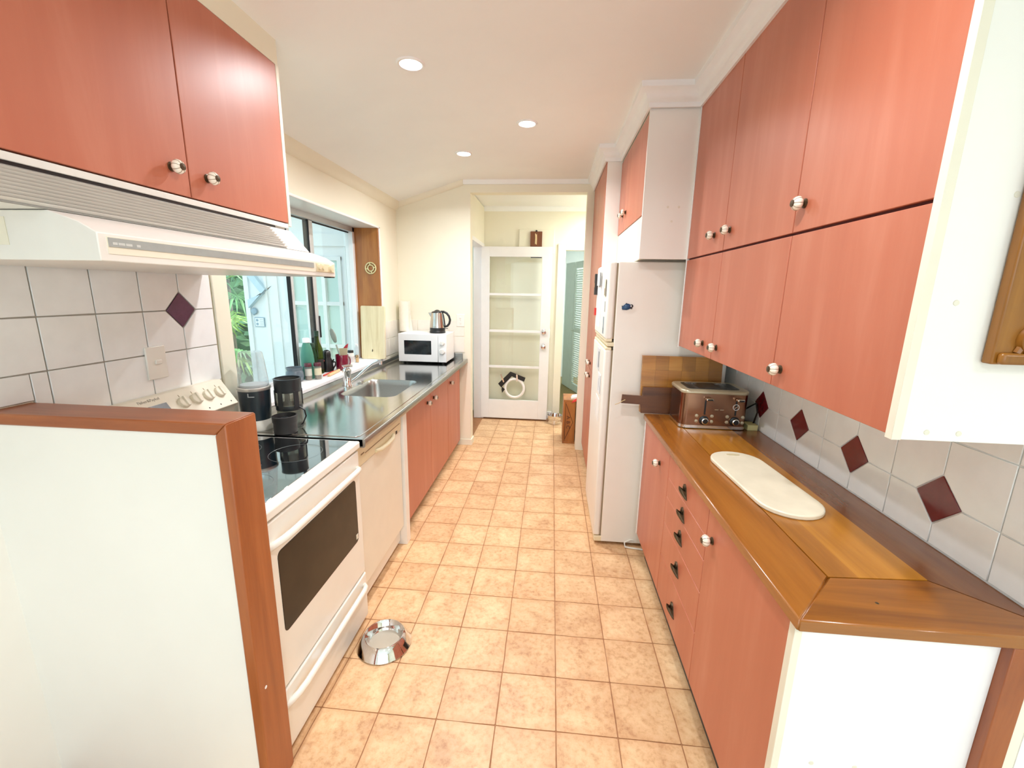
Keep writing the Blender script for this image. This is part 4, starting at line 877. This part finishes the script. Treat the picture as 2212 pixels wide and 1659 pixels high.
MB().lathe([(0.0585, 0.172), (0.060, 0.18), (0.060, 0.232), (0.062, 0.236), (0.056, 0.238), (0.055, 0.176), (0.0585, 0.172)], c2, 'z', 28, caps=False).build('collar', DARK, T)
MB().lathe([(0.0585, 0.085), (0.0595, 0.088), (0.0595, 0.105), (0.0585, 0.108), (0.056, 0.10), (0.0585, 0.085)], c2, 'z', 28, caps=False).build('waist_band', DARK, T)
for a in (200, 265, 335, 50, 130):
    p = math.radians(a); MB().box(0.0575, 0.061, -0.012, 0.012, 0.10, 0.18).xf(Matrix.Translation(c2) @ Matrix.Rotation(p, 4, 'Z')).build('window_post', DARK, T)
MB().tube([(c2[0]+0.056, c2[1]-0.01, 1.0), (c2[0]+0.082, c2[1]-0.012, 0.985), (c2[0]+0.088, c2[1]-0.012, 0.955), (c2[0]+0.072, c2[1]-0.012, 0.92), (c2[0]+0.060, c2[1]-0.01, 0.91)], 0.0035, 8).build('wire_handle', BLACK, T)
c3 = (-1.215, 1.822, 0.9)
T = thing('coffee_grinder', 'short open black grinder cup at the stove end of the worktop', 'grinder', c3)
MB().lathe([(0.046, 0), (0.050, 0.004), (0.050, 0.05), (0.053, 0.055), (0.054, 0.082), (0.049, 0.084), (0.047, 0.060), (0.02, 0.056), (0, 0.060)], c3, 'z', 28).build('body', plain('soft_black_plastic', rgb(44, 44, 46), 0.5, var=0.1), T)
MB().lathe([(0.018, 0.058), (0.016, 0.072), (0.006, 0.076), (0, 0.076)], c3, 'z', 16).build('hub', BLACK, T)
MB().prism([(-0.028, -0.005), (0.028, -0.006), (0.026, 0.006), (-0.024, 0.007)], 'z', 0.066, 0.069).xf(Matrix.Translation(c3) @ Matrix.Rotation(0.6, 4, 'Z')).build('blade', CHROME, T)
# ------------------------------------------------------------------ bowls on the floor
T = thing('dog_bowl', 'stainless steel dog bowl on the floor in front of the stove', 'bowl', (-0.695, 1.60, 0.0), 'steel pet bowls')
MB().lathe([(0.108, 0.0), (0.117, 0.001), (0.118, 0.006), (0.102, 0.030), (0.090, 0.052), (0.085, 0.055), (0.081, 0.052), (0.074, 0.024), (0.066, 0.012)], (-0.695, 1.60, 0.0), 'z', 44).build('shell', CHROME, T)
MB().lathe([(0.067, 0.013), (0.060, 0.010), (0, 0.0095), ], (-0.695, 1.60, 0.0), 'z', 44).build('bowl_floor', plain('satin_steel', rgb(196, 190, 176), 0.4, metal=0.7), T)
MB().lathe([(0.108, 0.0), (0.115, 0.0), (0.115, 0.004), (0.108, 0.004)], (-0.695, 1.60, 0.0), 'z', 44).build('rubber_ring', RUBBER, T)
T = thing('water_bowl', 'small steel bowl on the hall floor beside the glazed door', 'bowl', (0.082, 5.12, 0.0), 'steel pet bowls')
MB().lathe([(0.078, 0.0), (0.082, 0.002), (0.080, 0.045), (0.086, 0.052), (0.090, 0.10), (0.086, 0.101), (0.080, 0.056), (0.06, 0.02), (0, 0.018)], (0.082, 5.10, 0.0), 'z', 36).build('shell', CHROME, T)
# ------------------------------------------------------------------ crate and plaque in the hall
T = thing('wooden_crate', 'upended wooden crate with ABC in a diamond, beside the hall opening', 'crate', (0.30, 4.45, 0))
cx0, cx1, cy0, cy1, ch = 0.160, 0.62, 4.372, 4.66, 0.475
BX('side_board', CRATEW, T, cx0, 0.285, cy0, cy0+0.018, 0.018, ch-0.018, 0.002)
BX('end_board', CRATEW, T, cx0, cx1, cy0, cy1, ch-0.018, ch, 0.002); BX('end_board', CRATEW, T, cx0, cx1, cy0, cy1, 0.0, 0.018, 0.002)
BX('bottom_board', CRATEW, T, cx0, cx0+0.014, cy0+0.018, cy1, 0.018, ch-0.018, 0.002); BX('back_board', CRATEW, T, cx0, cx1, cy1-0.014, cy1, 0.018, ch-0.018, 0.002)
INK = plain('burnt_ink', rgb(60, 26, 12), 0.7)
for k, ch_ in enumerate('ABC'): text_part('stencil_letter', ch_, 0.052, INK, T, (0.214, cy0-0.0004, 0.285-k*0.052), (0, 0, -1), (1, 0, 0), 0.0003)
def ink(p, q): MB().tube([(p[0], cy0, p[1]), (q[0], cy0, q[1])], 0.0022, 4).build('stencil_line', INK, T)
ink((0.186, 0.43), (0.262, 0.235)); ink((0.262, 0.235), (0.186, 0.05)); ink((0.182, 0.45), (0.182, 0.03))
bk = thing('storage_tub', 'pale yellow tub standing inside the wooden crate', 'tub', (0.40, 4.5, 0.018))
MB().prism(rrect(0.295, 0.50, 4.42, 4.60, 0.02, 3), 'z', 0.115, 0.40).build('tub_body', plain('pale_yellow_plastic', rgb(224, 208, 150), 0.5), bk)
MB().prism(rrect(0.293, 0.502, 4.418, 4.602, 0.02, 3), 'z', 0.018, 0.115).build('tub_base', DARK, bk)
T = thing('folded_bag', 'red and white plastic bag lying on top of the crate', 'bag', (0.30, 4.42, ch))
MB().prism([(0.235, ch), (0.40, ch), (0.40, ch+0.03), (0.31, ch+0.035), (0.25, ch+0.022)], 'y', 4.40, 4.52).build('white_fold', plain('white_plastic_film', rgb(240, 240, 232), 0.4), T, 0.004)
MB().prism([(0.238, ch-0.03), (0.27, ch-0.018), (0.33, ch+0.012), (0.30, ch+0.028), (0.262, ch+0.004)], 'y', 4.362, 4.371).build('red_corner', plain('red_plastic_film', rgb(224, 66, 62), 0.4), T, 0.002)
T = thing('wall_plaque', 'small dark wooden plaque with a pale carved figure above the door', 'plaque', (-0.205, HY-0.03, 2.1))
BX('backboard', wood('plaque_wood', rgb(84, 40, 12), rgb(116, 62, 22), rgb(140, 84, 36), 'z', 0.5, rnd=False), T, -0.275, -0.139, HY-0.045, HY-0.022, 2.078, 2.245, 0.003)
MB().lathe([(0.012, 0), (0.012, 0.008)], (-0.207, HY-0.036, 2.250), 'y', 12).build('hanger', BLACK, T)
MB().prism([(-0.222, 2.10), (-0.215, 2.112), (-0.208, 2.10), (-0.200, 2.10), (-0.198, 2.17), (-0.200, 2.222), (-0.207, 2.205), (-0.214, 2.222), (-0.222, 2.222), (-0.219, 2.17)], 'y', HY-0.05, HY-0.044).build('carved_figure', plain('bone_carving', rgb(222, 198, 150), 0.5), T, 0.002)
# ------------------------------------------------------------------ right wall cupboards
UX = 0.693
T = thing('wall_cupboard', 'tall double-row red wall cupboard above the wooden benchtop', 'cupboard', (0.88, 1.65, 1.288))
BX('carcass', CREAM, T, UX+0.019, XR, 0.905, 2.40, 1.290, 2.47)
BX('end_panel', PANEL, T, UX-0.004, XR, 0.880, 0.892, 1.288, 2.50, 0.0008)
BX('edge_strip', CREAM, T, UX-0.016, UX+0.002, 0.876, 0.894, 1.288, 2.50, 0.0008)
BX('end_panel', WHITE, T, UX-0.002, XR, 2.404, 2.416, 1.284, 2.50, 0.001)
BX('shadow_gap', plain('maroon_gap', rgb(84, 26, 24), 0.7), T, UX+0.010, UX+0.020, 0.896, 2.402, 1.730, 1.748)
for z0, z1, kz in ((1.290, 1.735, 1.346), (1.743, 2.460, 1.816)):
    for a, b, ky in ((0.896, 1.393, 1.350), (1.397, 1.922, 1.872), (1.926, 2.402, 2.040)):
        d = BX('door', RED, T, UX, UX+0.018, a, b, z0, z1, 0.0015); add_knob(d, UX, ky, kz, -1)
PEG = plain('filled_screw_hole', rgb(226, 222, 206), 0.5)
for x, z in ((0.742, 1.555), (0.742, 1.305), (0.80, 1.305), (0.80, 1.742)): MB().lathe([(0.0055, 0), (0.005, -0.0012), (0, -0.0014)], (x, 0.880, z), 'y', 12).build('screw_cap', PEG, T)
# carved wooden thing hanging on the end panel
T = thing('carved_panel', 'dark carved wooden wall hanging on the cupboard end panel', 'carving', (0.89, 0.86, 1.446))
BX('board', CARVEW, T, 0.805, 1.04, 0.858, 0.878, 1.446, 1.98, 0.003)
BX('bottom_moulding', CARVEW, T, 0.812, 1.04, 0.846, 0.860, 1.447, 1.468, 0.005)
for k, (x, z, r) in enumerate(((0.866, 1.492, 0.030), (0.905, 1.535, 0.032), (0.930, 1.60, 0.03), (0.95, 1.66, 0.03))):
    MB().lathe([(r, 0), (r*0.92, -0.010), (r*0.6, -0.006), (r*0.3, -0.013), (0, -0.014)], (x, 0.858, z), 'y', 20).build('scroll', CARVEW, T)
MB().tube([(0.842, 0.857, 1.468), (0.850, 0.855, 1.490), (0.872, 0.855, 1.520), (0.900, 0.855, 1.570), (0.918, 0.855, 1.640), (0.922, 0.855, 1.76)], 0.007, 8).build('carved_ridge', CARVEW, T)
# ------------------------------------------------------------------ right base cupboards
BXX = 0.553
T = thing('base_cupboard', 'red base cupboard with drawers under the wooden benchtop', 'cupboard', (0.8, 1.6, 0))
BX('carcass', CREAM, T, BXX+0.019, XR-0.005, 0.8735, 2.40, 0.16, 0.868)
BX('plinth', DARK, T, BXX+0.06, XR-0.005, 0.872, 2.40, 0.0, 0.16)
BX('end_panel', WHITE, T, BXX+0.012, 0.965, 0.860, 0.872, 0.0, 0.868, 0.001)
BX('edge_strip', CREAM, T, BXX-0.004, BXX+0.012, 0.854, 0.876, 0.0, 0.868, 0.001)
BX('end_panel', WHITE, T, BXX-0.002, XR-0.005, 2.394, 2.408, 0.16, 0.868, 0.001)
d = BX('door', RED, T, BXX, BXX+0.018, 0.879, 1.384, 0.165, 0.862, 0.0015); add_knob(d, BXX, 1.333, 0.772, -1)
d = BX('door', RED, T, BXX, BXX+0.018, 1.884, 2.391, 0.165, 0.862, 0.0015); add_knob(d, BXX, 2.036, 0.756, -1)
for z0, z1, pz in ((0.754, 0.862, 0.790), (0.664, 0.7515, 0.690), (0.537, 0.6615, 0.588), (0.372, 0.5345, 0.444), (0.165, 0.3695, 0.252)):
    d = BX('drawer', RED, T, BXX, BXX+0.018, 1.387, 1.881, z0, z1, 0.002); add_pull(d, BXX, 1.645, pz, -1)
GAP = plain('pink_gap_highlight', rgb(238, 190, 172), 0.6)  # pink strips paint the bright drawer edges that catch the light
for z in (0.7528, 0.6628, 0.5358, 0.3708): BX('gap_highlight', GAP, T, BXX+0.002, BXX+0.019, 1.387, 1.881, z-0.0014, z+0.0014)
BX('gap_highlight', GAP, T, BXX+0.003, BXX+0.019, 1.3842, 1.3868, 0.165, 0.37)
for x, z in ((0.640, 0.500), (0.735, 0.500)): MB().lathe([(0.0055, 0), (0.005, -0.0012), (0, -0.0014)], (x, 0.860, z), 'y', 12).build('screw_cap', PEG, T)
tag(BX('corner_post', CAPW, None, 0.965, 1.012, 0.838, 0.872, 0.0, 0.868, 0.002), 'stained timber post under the near end of the benchtop', 'post')
# ------------------------------------------------------------------ wooden benchtop: mitred border and inner staves
T = thing('wooden_benchtop', 'oiled wooden benchtop with mitred border along the right wall', 'benchtop', (0.8, 1.6, 0.87))
bx0, by0, by1, bz0, bz1 = 0.540, 0.832, 2.412, 0.869, 0.900
def plank(pts, mat, bev=0.0012): MB().prism(pts, 'z', bz0, bz1).build('plank', mat, T, bev, 1)
plank([(bx0, by0), (0.690, 0.990), (0.690, by1), (bx0, by1)], BENCH_F, 0.004)
plank([(bx0, by0), (1.0575, by0), (1.0575, 0.872), (0.924, 1.005), (0.690, 0.990)], BENCHX, 0.004)
plank([(0.690, 0.990), (0.762, 0.9945), (0.762, by1), (0.690, by1)], BENCH_M, 0)
plank([(0.762, 0.9945), (0.848, 1.000), (0.848, by1), (0.762, by1)], BENCH_G, 0)
plank([(0.848, 1.000), (0.924, 1.005), (0.924, by1), (0.848, by1)], BENCH_G, 0)
plank([(0.924, 1.005), (1.0575, 0.872), (1.0575, by1), (0.924, by1)], BENCH_B, 0)
MB().lathe([(0.004, 0), (0.003, 0.0006), (0, 0.0007)], (0.742, 0.905, bz1), 'z', 10).build('knot', BRONZE, T)
# ------------------------------------------------------------------ marble board
T = thing('oval_serving_board', 'cream marble serving board with rounded ends on the benchtop', 'serving board', (0.775, 1.54, bz1))
MARB = plain('cream_marble', rgb(236, 228, 206), 0.25, var=0.06, scale=7, coat=0.2)
a_, w_ = 0.172, 0.100
out = [(w_*math.cos(t)*(1), a_+w_*1.0*math.sin(t)) for t in [PI*k/14 for k in range(15)]]+[(w_*math.cos(t), -a_+w_*1.0*math.sin(t)) for t in [PI+PI*k/14 for k in range(15)]]
mb = MB().prism(out, 'z', 0.0, 0.016, True); mb.xf(Matrix.Translation((0.775, 1.535, bz1)) @ Matrix.Rotation(math.radians(3), 4, 'Z')); mb.build('slab', MARB, T, 0.004, 2)
mb = MB(); mb.lathe([(0.017, 0.0), (0.017, 0.0012), (0.010, 0.0004), (0, 0.0003)], (0, 0, 0), 'z', 16, True, None, 1.6, 0.6)
mb.xf(Matrix.Translation((0.770, 1.765, bz1+0.016)) @ Matrix.Rotation(0.05, 4, 'Z')); mb.build('finger_hole', plain('marble_shade', rgb(206, 194, 160), 0.4), T)
# ------------------------------------------------------------------ toaster
T = thing('toaster', 'four-slice copper toaster with black dials on the benchtop', 'toaster', (0.83, 2.27, bz1))
COPPER = steel('brushed_copper', 0.2, (0.30, 0.16, 0.10, 1), 'x')
TOPM = plain('warm_grey_rim', rgb(196, 186, 160), 0.3, metal=0.5, var=0.05)
tx0, tx1, ty0, ty1 = 0.668, 0.992, 2.165, 2.395
MB().prism(rrect(tx0, tx1, ty0, ty1, 0.035, 5), 'z', 0.912, 1.080, True).build('casing', COPPER, T)
MB().prism(rrect(tx0-0.003, tx1+0.003, ty0-0.003, ty1+0.003, 0.037, 5), 'z', 0.904, 0.918, True).build('base_trim', CHROME, T)
MB().prism(rrect(tx0-0.003, tx1+0.003, ty0-0.003, ty1+0.003, 0.037, 5), 'z', 1.078, 1.098, True).build('top_rim', TOPM, T, 0.007, 3)
for x in (tx0+0.05, tx1-0.05):
    for y in (ty0+0.04, ty1-0.04): MB().cyl((x, y, bz1), 0.012, 0.006, 'z', 10).build('foot', RUBBER, T)
MB().prism(rrect(tx0+0.035, tx1-0.035, ty0+0.035, ty1-0.035, 0.02, 4), 'z', 1.097, 1.0995).build('top_plate', DARK, T)
for x in (0.725, 0.775, 0.880, 0.930): BX('slot', BLACK, T, x-0.014, x+0.014, ty0+0.045, ty1-0.045, 1.0992, 1.1004)
for x in (0.752, 0.905): BX('slot_wire', CHROME, T, x-0.03, x+0.03, ty1-0.06, ty1-0.055, 1.100, 1.104)
for cx_ in (0.782, 0.930):
    BX('lever_slot', BLACK, T, cx_-0.004, cx_+0.004, ty0-0.0015, ty0+0.002, 0.975, 1.055)
    BX('lever', CHROME, T, cx_-0.006+0.0, cx_+0.028, ty0-0.030, ty0-0.002, 1.050, 1.064, 0.005, 3)
    BX('lever_face', BLACK, T, cx_-0.002, cx_+0.024, ty0-0.0315, ty0-0.029, 1.053, 1.061, 0.002)
    MB().lathe([(0.024, 0), (0.023, -0.004), (0.018, -0.006)], (cx_, ty0, 0.945), 'y', 24).build('dial_ring', BLACK, T)
    MB().lathe([(0.0165, -0.004), (0.0165, -0.020), (0.013, -0.022), (0.0, -0.0222)], (cx_, ty0, 0.945), 'y', 24).build('dial', CHROME, T)
    MB().lathe([(0.0125, -0.0218), (0.0125, -0.0228), (0, -0.0230)], (cx_, ty0, 0.945), 'y', 24).build('dial_cap', BLACK, T)
    for dx in (-0.037, 0.037):
        for z in (0.940, 0.968): MB().lathe([(0.009, 0), (0.008, -0.004), (0, -0.005)], (cx_+dx, ty0, z), 'y', 16).build('button', TOPM, T)
MB().lathe([(0.016, 0), (0.016, -0.002), (0.013, -0.002), (0.013, 0), (0.016, 0)], (0.930, ty0, 1.018), 'y', 20, caps=False).build('emblem_ring', CHROME, T)
MB().tube([(0.919, ty0-0.002, 1.008), (0.941, ty0-0.002, 1.028)], 0.0014, 5).build('emblem_bar', CHROME, T)
for x in (0.838, 0.864): BX('worn_print', TOPM, T, x-0.009, x+0.009, ty0-0.0008, ty0+0.001, 1.0, 1.0035)
T = thing('power_cord', 'black toaster cord looping against the wall tiles', 'cord', (1.03, 2.3, bz1))
MB().tube([(0.98, 2.402, 0.92), (1.02, 2.36, 0.93), (1.045, 2.29, 0.99), (1.048, 2.22, 1.03), (1.046, 2.19, 0.99), (1.044, 2.21, 0.93), (1.04, 2.25, 0.906)], 0.004, 8).build('cable', BLACK, T)
tag(BX('butter_box', plain('pale_butter_card', rgb(214, 208, 150), 0.6), None, 1.000, 1.050, 2.17, 2.24, bz1, bz1+0.028, 0.002), 'small pale yellow box in the corner beside the toaster', 'box')
# ------------------------------------------------------------------ boards behind the toaster
T = thing('butcher_board', 'large end-grain chopping board leaning on the fridge side', 'chopping board', (0.74, 2.46, bz1))
for i in range(6):
    for j in range(4):
        x0, z0 = 0.522+i*0.0725, bz1+j*0.0805
        mb = MB().box(x0+0.0002, x0+0.0723, 2.436, 2.462, z0+0.0002, z0+0.0803)
        mb.rot((0, 2.462, bz1), math.radians(-5), 'X'); mb.build('block', wood('end_grain_%d' % random.randrange(4), *random.choice(((rgb(130, 80, 20), rgb(166, 108, 36), rgb(190, 136, 62)), (rgb(138, 86, 24), rgb(176, 118, 42), rgb(200, 146, 70)), (rgb(120, 74, 18), rgb(156, 102, 34), rgb(182, 130, 58)))), 'x', 0.4, rnd=False), T)
T = thing('paddle_board', 'dark wooden paddle board with handle leaning behind the toaster', 'chopping board', (0.6, 2.42, bz1))
pts = [(0.412, 0.953), (0.520, 0.949), (0.524, bz1), (0.80, bz1), (0.80, 1.052), (0.528, 1.050), (0.526, 0.998), (0.416, 1.003)]
mb = MB().prism(pts, 'y', 2.415, 2.431); mb.rot((0, 2.431, bz1), math.radians(-3), 'X'); mb.build('board', DARKW, T, 0.002)
MB().tube([(0.432, 2.412, 0.976), (0.415, 2.408, 0.968), (0.395, 2.406, 0.955), (0.375, 2.405, 0.948)], 0.0022, 6).build('cord_loop', plain('jute', rgb(196, 170, 126), 0.9), T)
# ------------------------------------------------------------------ fridge
fy0, fy1, fx, fb = 2.515, 3.15, 0.312, 0.362
T = thing('fridge', 'white two-door fridge freezer standing past the benchtop', 'fridge', (0.6, 2.83, 0))
FRW = plain('fridge_white', rgb(238, 234, 226), 0.35, var=0.01)
BX('body', FRW, T, fb, 1.0, fy0, fy1, 0.02, 1.735, 0.006, 3)
for z0, z1, hz in ((1.300, 1.733, 1), (0.060, 1.245, 0)):
    d = BX('freezer_door' if hz else 'fridge_door', FRW, T, fx, fb-0.008, fy0, fy1, z0, z1, 0.012, 3)
    BX('door_seal', plain('seal_taupe', rgb(150, 136, 112), 0.7), T, fb-0.010, fb+0.002, fy0+0.006, fy1-0.006, z0+0.006, z1-0.006)
    BX('grip_edge', APPL_OLD, d, fx+0.004, fb-0.010, fy0+0.002, fy1-0.002, (z0-0.012) if hz else z1-0.006, (z0+0.012) if hz else z1+0.012, 0.004)
BX('centre_rail', APPL_OLD, T, fx+0.012, fb+0.004, fy0+0.002, fy1-0.002, 1.262, 1.285, 0.004)
BX('kick_plate', APPL_OLD, T, fx+0.006, fb+0.02, fy0+0.002, fy1-0.002, 0.018, 0.056, 0.006)
for y in (fy0+0.05, fy1-0.05):
    for x in (0.38, 0.94): MB().cyl((x, y, 0.0), 0.016, 0.022, 'z', 10).build('foot', RUBBER, T)
MB().tube([(0.60, 2.53, 0.03), (0.545, 2.512, 0.045), (0.508, 2.503, 0.03), (0.512, 2.49, 0.008), (0.56, 2.482, 0.006), (0.60, 2.478, 0.006), (0.625, 2.47, 0.006)], 0.006, 10).build('power_cord', plain('cream_cord', rgb(232, 226, 214), 0.5), T)
def fridge_item(name, label, cat, y0, y1, z0, z1, col, th=0.002, rough=0.6, parts=()):
    T = thing(name, label, cat, (fx, (y0+y1)/2, (z0+z1)/2), 'papers and magnets on the fridge doors')
    BX('sheet', plain(name+'_%d' % len(MATS), col, rough), T, fx-0.0005-th, fx-0.0005, y0, y1, z0, z1)
    for pn, a, b, c, d, cc in parts: BX(pn, plain(pn+'_%d' % len(MATS), cc, 0.5), T, fx-0.0012-th, fx-0.0003-th, a, b, c, d)
fridge_item('paper_note', 'long white paper list hanging on the freezer door', 'paper', 2.84, 3.06, 1.345, 1.62, rgb(246, 246, 248))
fridge_item('note_clip', 'grey magnetic clip holding the paper list on the freezer', 'clip', 2.85, 3.02, 1.61, 1.69, rgb(228, 230, 230), 0.012, parts=(('clip_bar', 2.835, 2.862, 1.60, 1.69, rgb(60, 62, 62)),))
fridge_item('photo_print', 'small brown framed photo on the freezer door near its edge', 'photo', 2.60, 2.66, 1.545, 1.64, rgb(222, 212, 188), 0.004, parts=(('frame_edge', 2.590, 2.603, 1.545, 1.64, rgb(50, 42, 36)), ('picture_patch', 2.63, 2.66, 1.55, 1.59, rgb(130, 112, 84))))
fridge_item('grey_magnet', 'thin grey magnet strip below the framed photo', 'magnet', 2.60, 2.63, 1.455, 1.515, rgb(176, 178, 178))
fridge_item('photo_strip', 'blue-grey photo strip at the bottom of the freezer door', 'photo', 2.62, 2.66, 1.325, 1.425, rgb(150, 164, 174), parts=(('picture_patch', 2.625, 2.655, 1.33, 1.36, rgb(110, 120, 128)),))
fridge_item('black_magnet', 'black bear-shaped magnet at the far edge of the freezer', 'magnet', 3.09, 3.14, 1.55, 1.69, rgb(40, 36, 34), 0.02, parts=(('snout', 3.10, 3.13, 1.60, 1.63, rgb(150, 116, 84)),))
fridge_item('red_magnet', 'tiny red magnet at the far edge of the freezer', 'magnet', 3.10, 3.14, 1.41, 1.46, rgb(200, 52, 46), 0.012)
fridge_item('printed_form', 'grey printed form pinned on the upper fridge door', 'paper', 2.72, 2.86, 1.08, 1.22, rgb(214, 216, 218), parts=(('picture_patch', 2.735, 2.775, 1.10, 1.20, rgb(120, 124, 128)),))
fridge_item('round_calendar', 'round white calendar with a dark edge on the fridge door', 'calendar', 2.60, 2.74, 0.955, 1.075, rgb(236, 238, 240), parts=(('dark_edge', 2.600, 2.607, 0.96, 1.07, rgb(40, 42, 44)), ('print_line', 2.66, 2.664, 0.97, 1.06, rgb(120, 124, 128)), ('print_line', 2.69, 2.694, 0.965, 1.04, rgb(120, 124, 128))))
fridge_item('folded_letter', 'white folded letter low on the fridge door', 'paper', 2.62, 2.80, 0.78, 0.92, rgb(240, 238, 234))
T = thing('bird_magnet', 'small blue and black bird magnet on the fridge side', 'magnet', (0.425, fy0, 1.49))
MB().lathe([(0, -0.030), (0.010, -0.024), (0.017, -0.006), (0.016, 0.010), (0.008, 0.020), (0, 0.022)], (0, 0, 0), 'x', 16, True, None, 0.35, 1.0).xf(Matrix.Translation((0.421, fy0-0.005, 1.489)) @ Matrix.Rotation(-0.3, 4, 'Y')).build('body', plain('cobalt_enamel', rgb(34, 78, 122), 0.25, var=0.15, scale=60), T)
MB().lathe([(0, -0.004), (0.009, -0.003), (0.009, 0.003), (0, 0.004)], (0.446, fy0-0.005, 1.494), 'y', 14).build('head', BLACK, T)
MB().lathe([(0, -0.0055), (0.004, -0.004), (0, 0.0)], (0.443, fy0-0.005, 1.494), 'y', 10).build('cheek', WHITE, T)
for a, b in (((0.402, 1.492), (0.392, 1.491)), ((0.405, 1.477), (0.396, 1.474)), ((0.425, 1.503), (0.414, 1.508)), ((0.438, 1.482), (0.450, 1.480))):
    MB().tube([(a[0], fy0-0.004, a[1]), (b[0], fy0-0.004, b[1])], 0.003, 6).build('limb', BLACK, T)
# ------------------------------------------------------------------ cupboard over the fridge and pantry
T = thing('wall_cupboard', 'small red cupboard over the fridge with paired knobs', 'cupboard', (0.75, 2.85, 1.742))
OX = 0.452
BX('end_panel', PANEL, T, OX-0.002, XR, 2.418, 2.434, 1.742, 2.50, 0.001)
BX('carcass', PANEL, T, OX+0.018, XR, 2.436, 3.30, 1.80, 2.47)
BX('apron', CREAM, T, OX+0.004, OX+0.018, 2.436, 3.30, 1.742, 1.962)
BX('top_strip', CREAM, T, OX+0.004, OX+0.018, 2.436, 3.30, 2.44, 2.50)
for a, b, k in ((2.440, 3.040, 2.985), (3.043, 3.297, 3.105)):
    d = BX('door', RED, T, OX-0.001, OX+0.016, a, b, 1.964, 2.442, 0.0015); add_knob(d, OX-0.001, k, 2.070, -1)
for x, z in ((0.60, 1.93), (0.575, 2.0), (0.63, 2.0)): MB().lathe([(0.0055, 0), (0.005, -0.0012), (0, -0.0014)], (x, 2.418, z), 'y', 12).build('screw_cap', PEG, T)
T = thing('pantry_cupboard', 'full-height red pantry cupboard between the fridge and back wall', 'cupboard', (0.7, 3.75, 0))
PX = 0.347
BX('side_panel', PANEL, T, PX+0.004, XR-0.003, 3.302, 3.32, 0.0, 2.50, 0.001)
BX('carcass', PANEL, T, PX+0.02, XR-0.003, 3.322, 4.185, 0.08, 2.47)
BX('plinth', DARK, T, PX+0.05, XR-0.003, 3.322, 4.185, 0.0, 0.08)
for z0, z1, kz in ((0.085, 0.918, 0.862), (0.922, 2.455, 0.975)):
    for a, b, k in ((3.305, 3.738, 3.690), (3.742, 4.180, 3.800)):
        d = BX('door', RED, T, PX, PX+0.018, a, b, z0, z1, 0.0015); add_knob(d, PX, k, kz, -1)
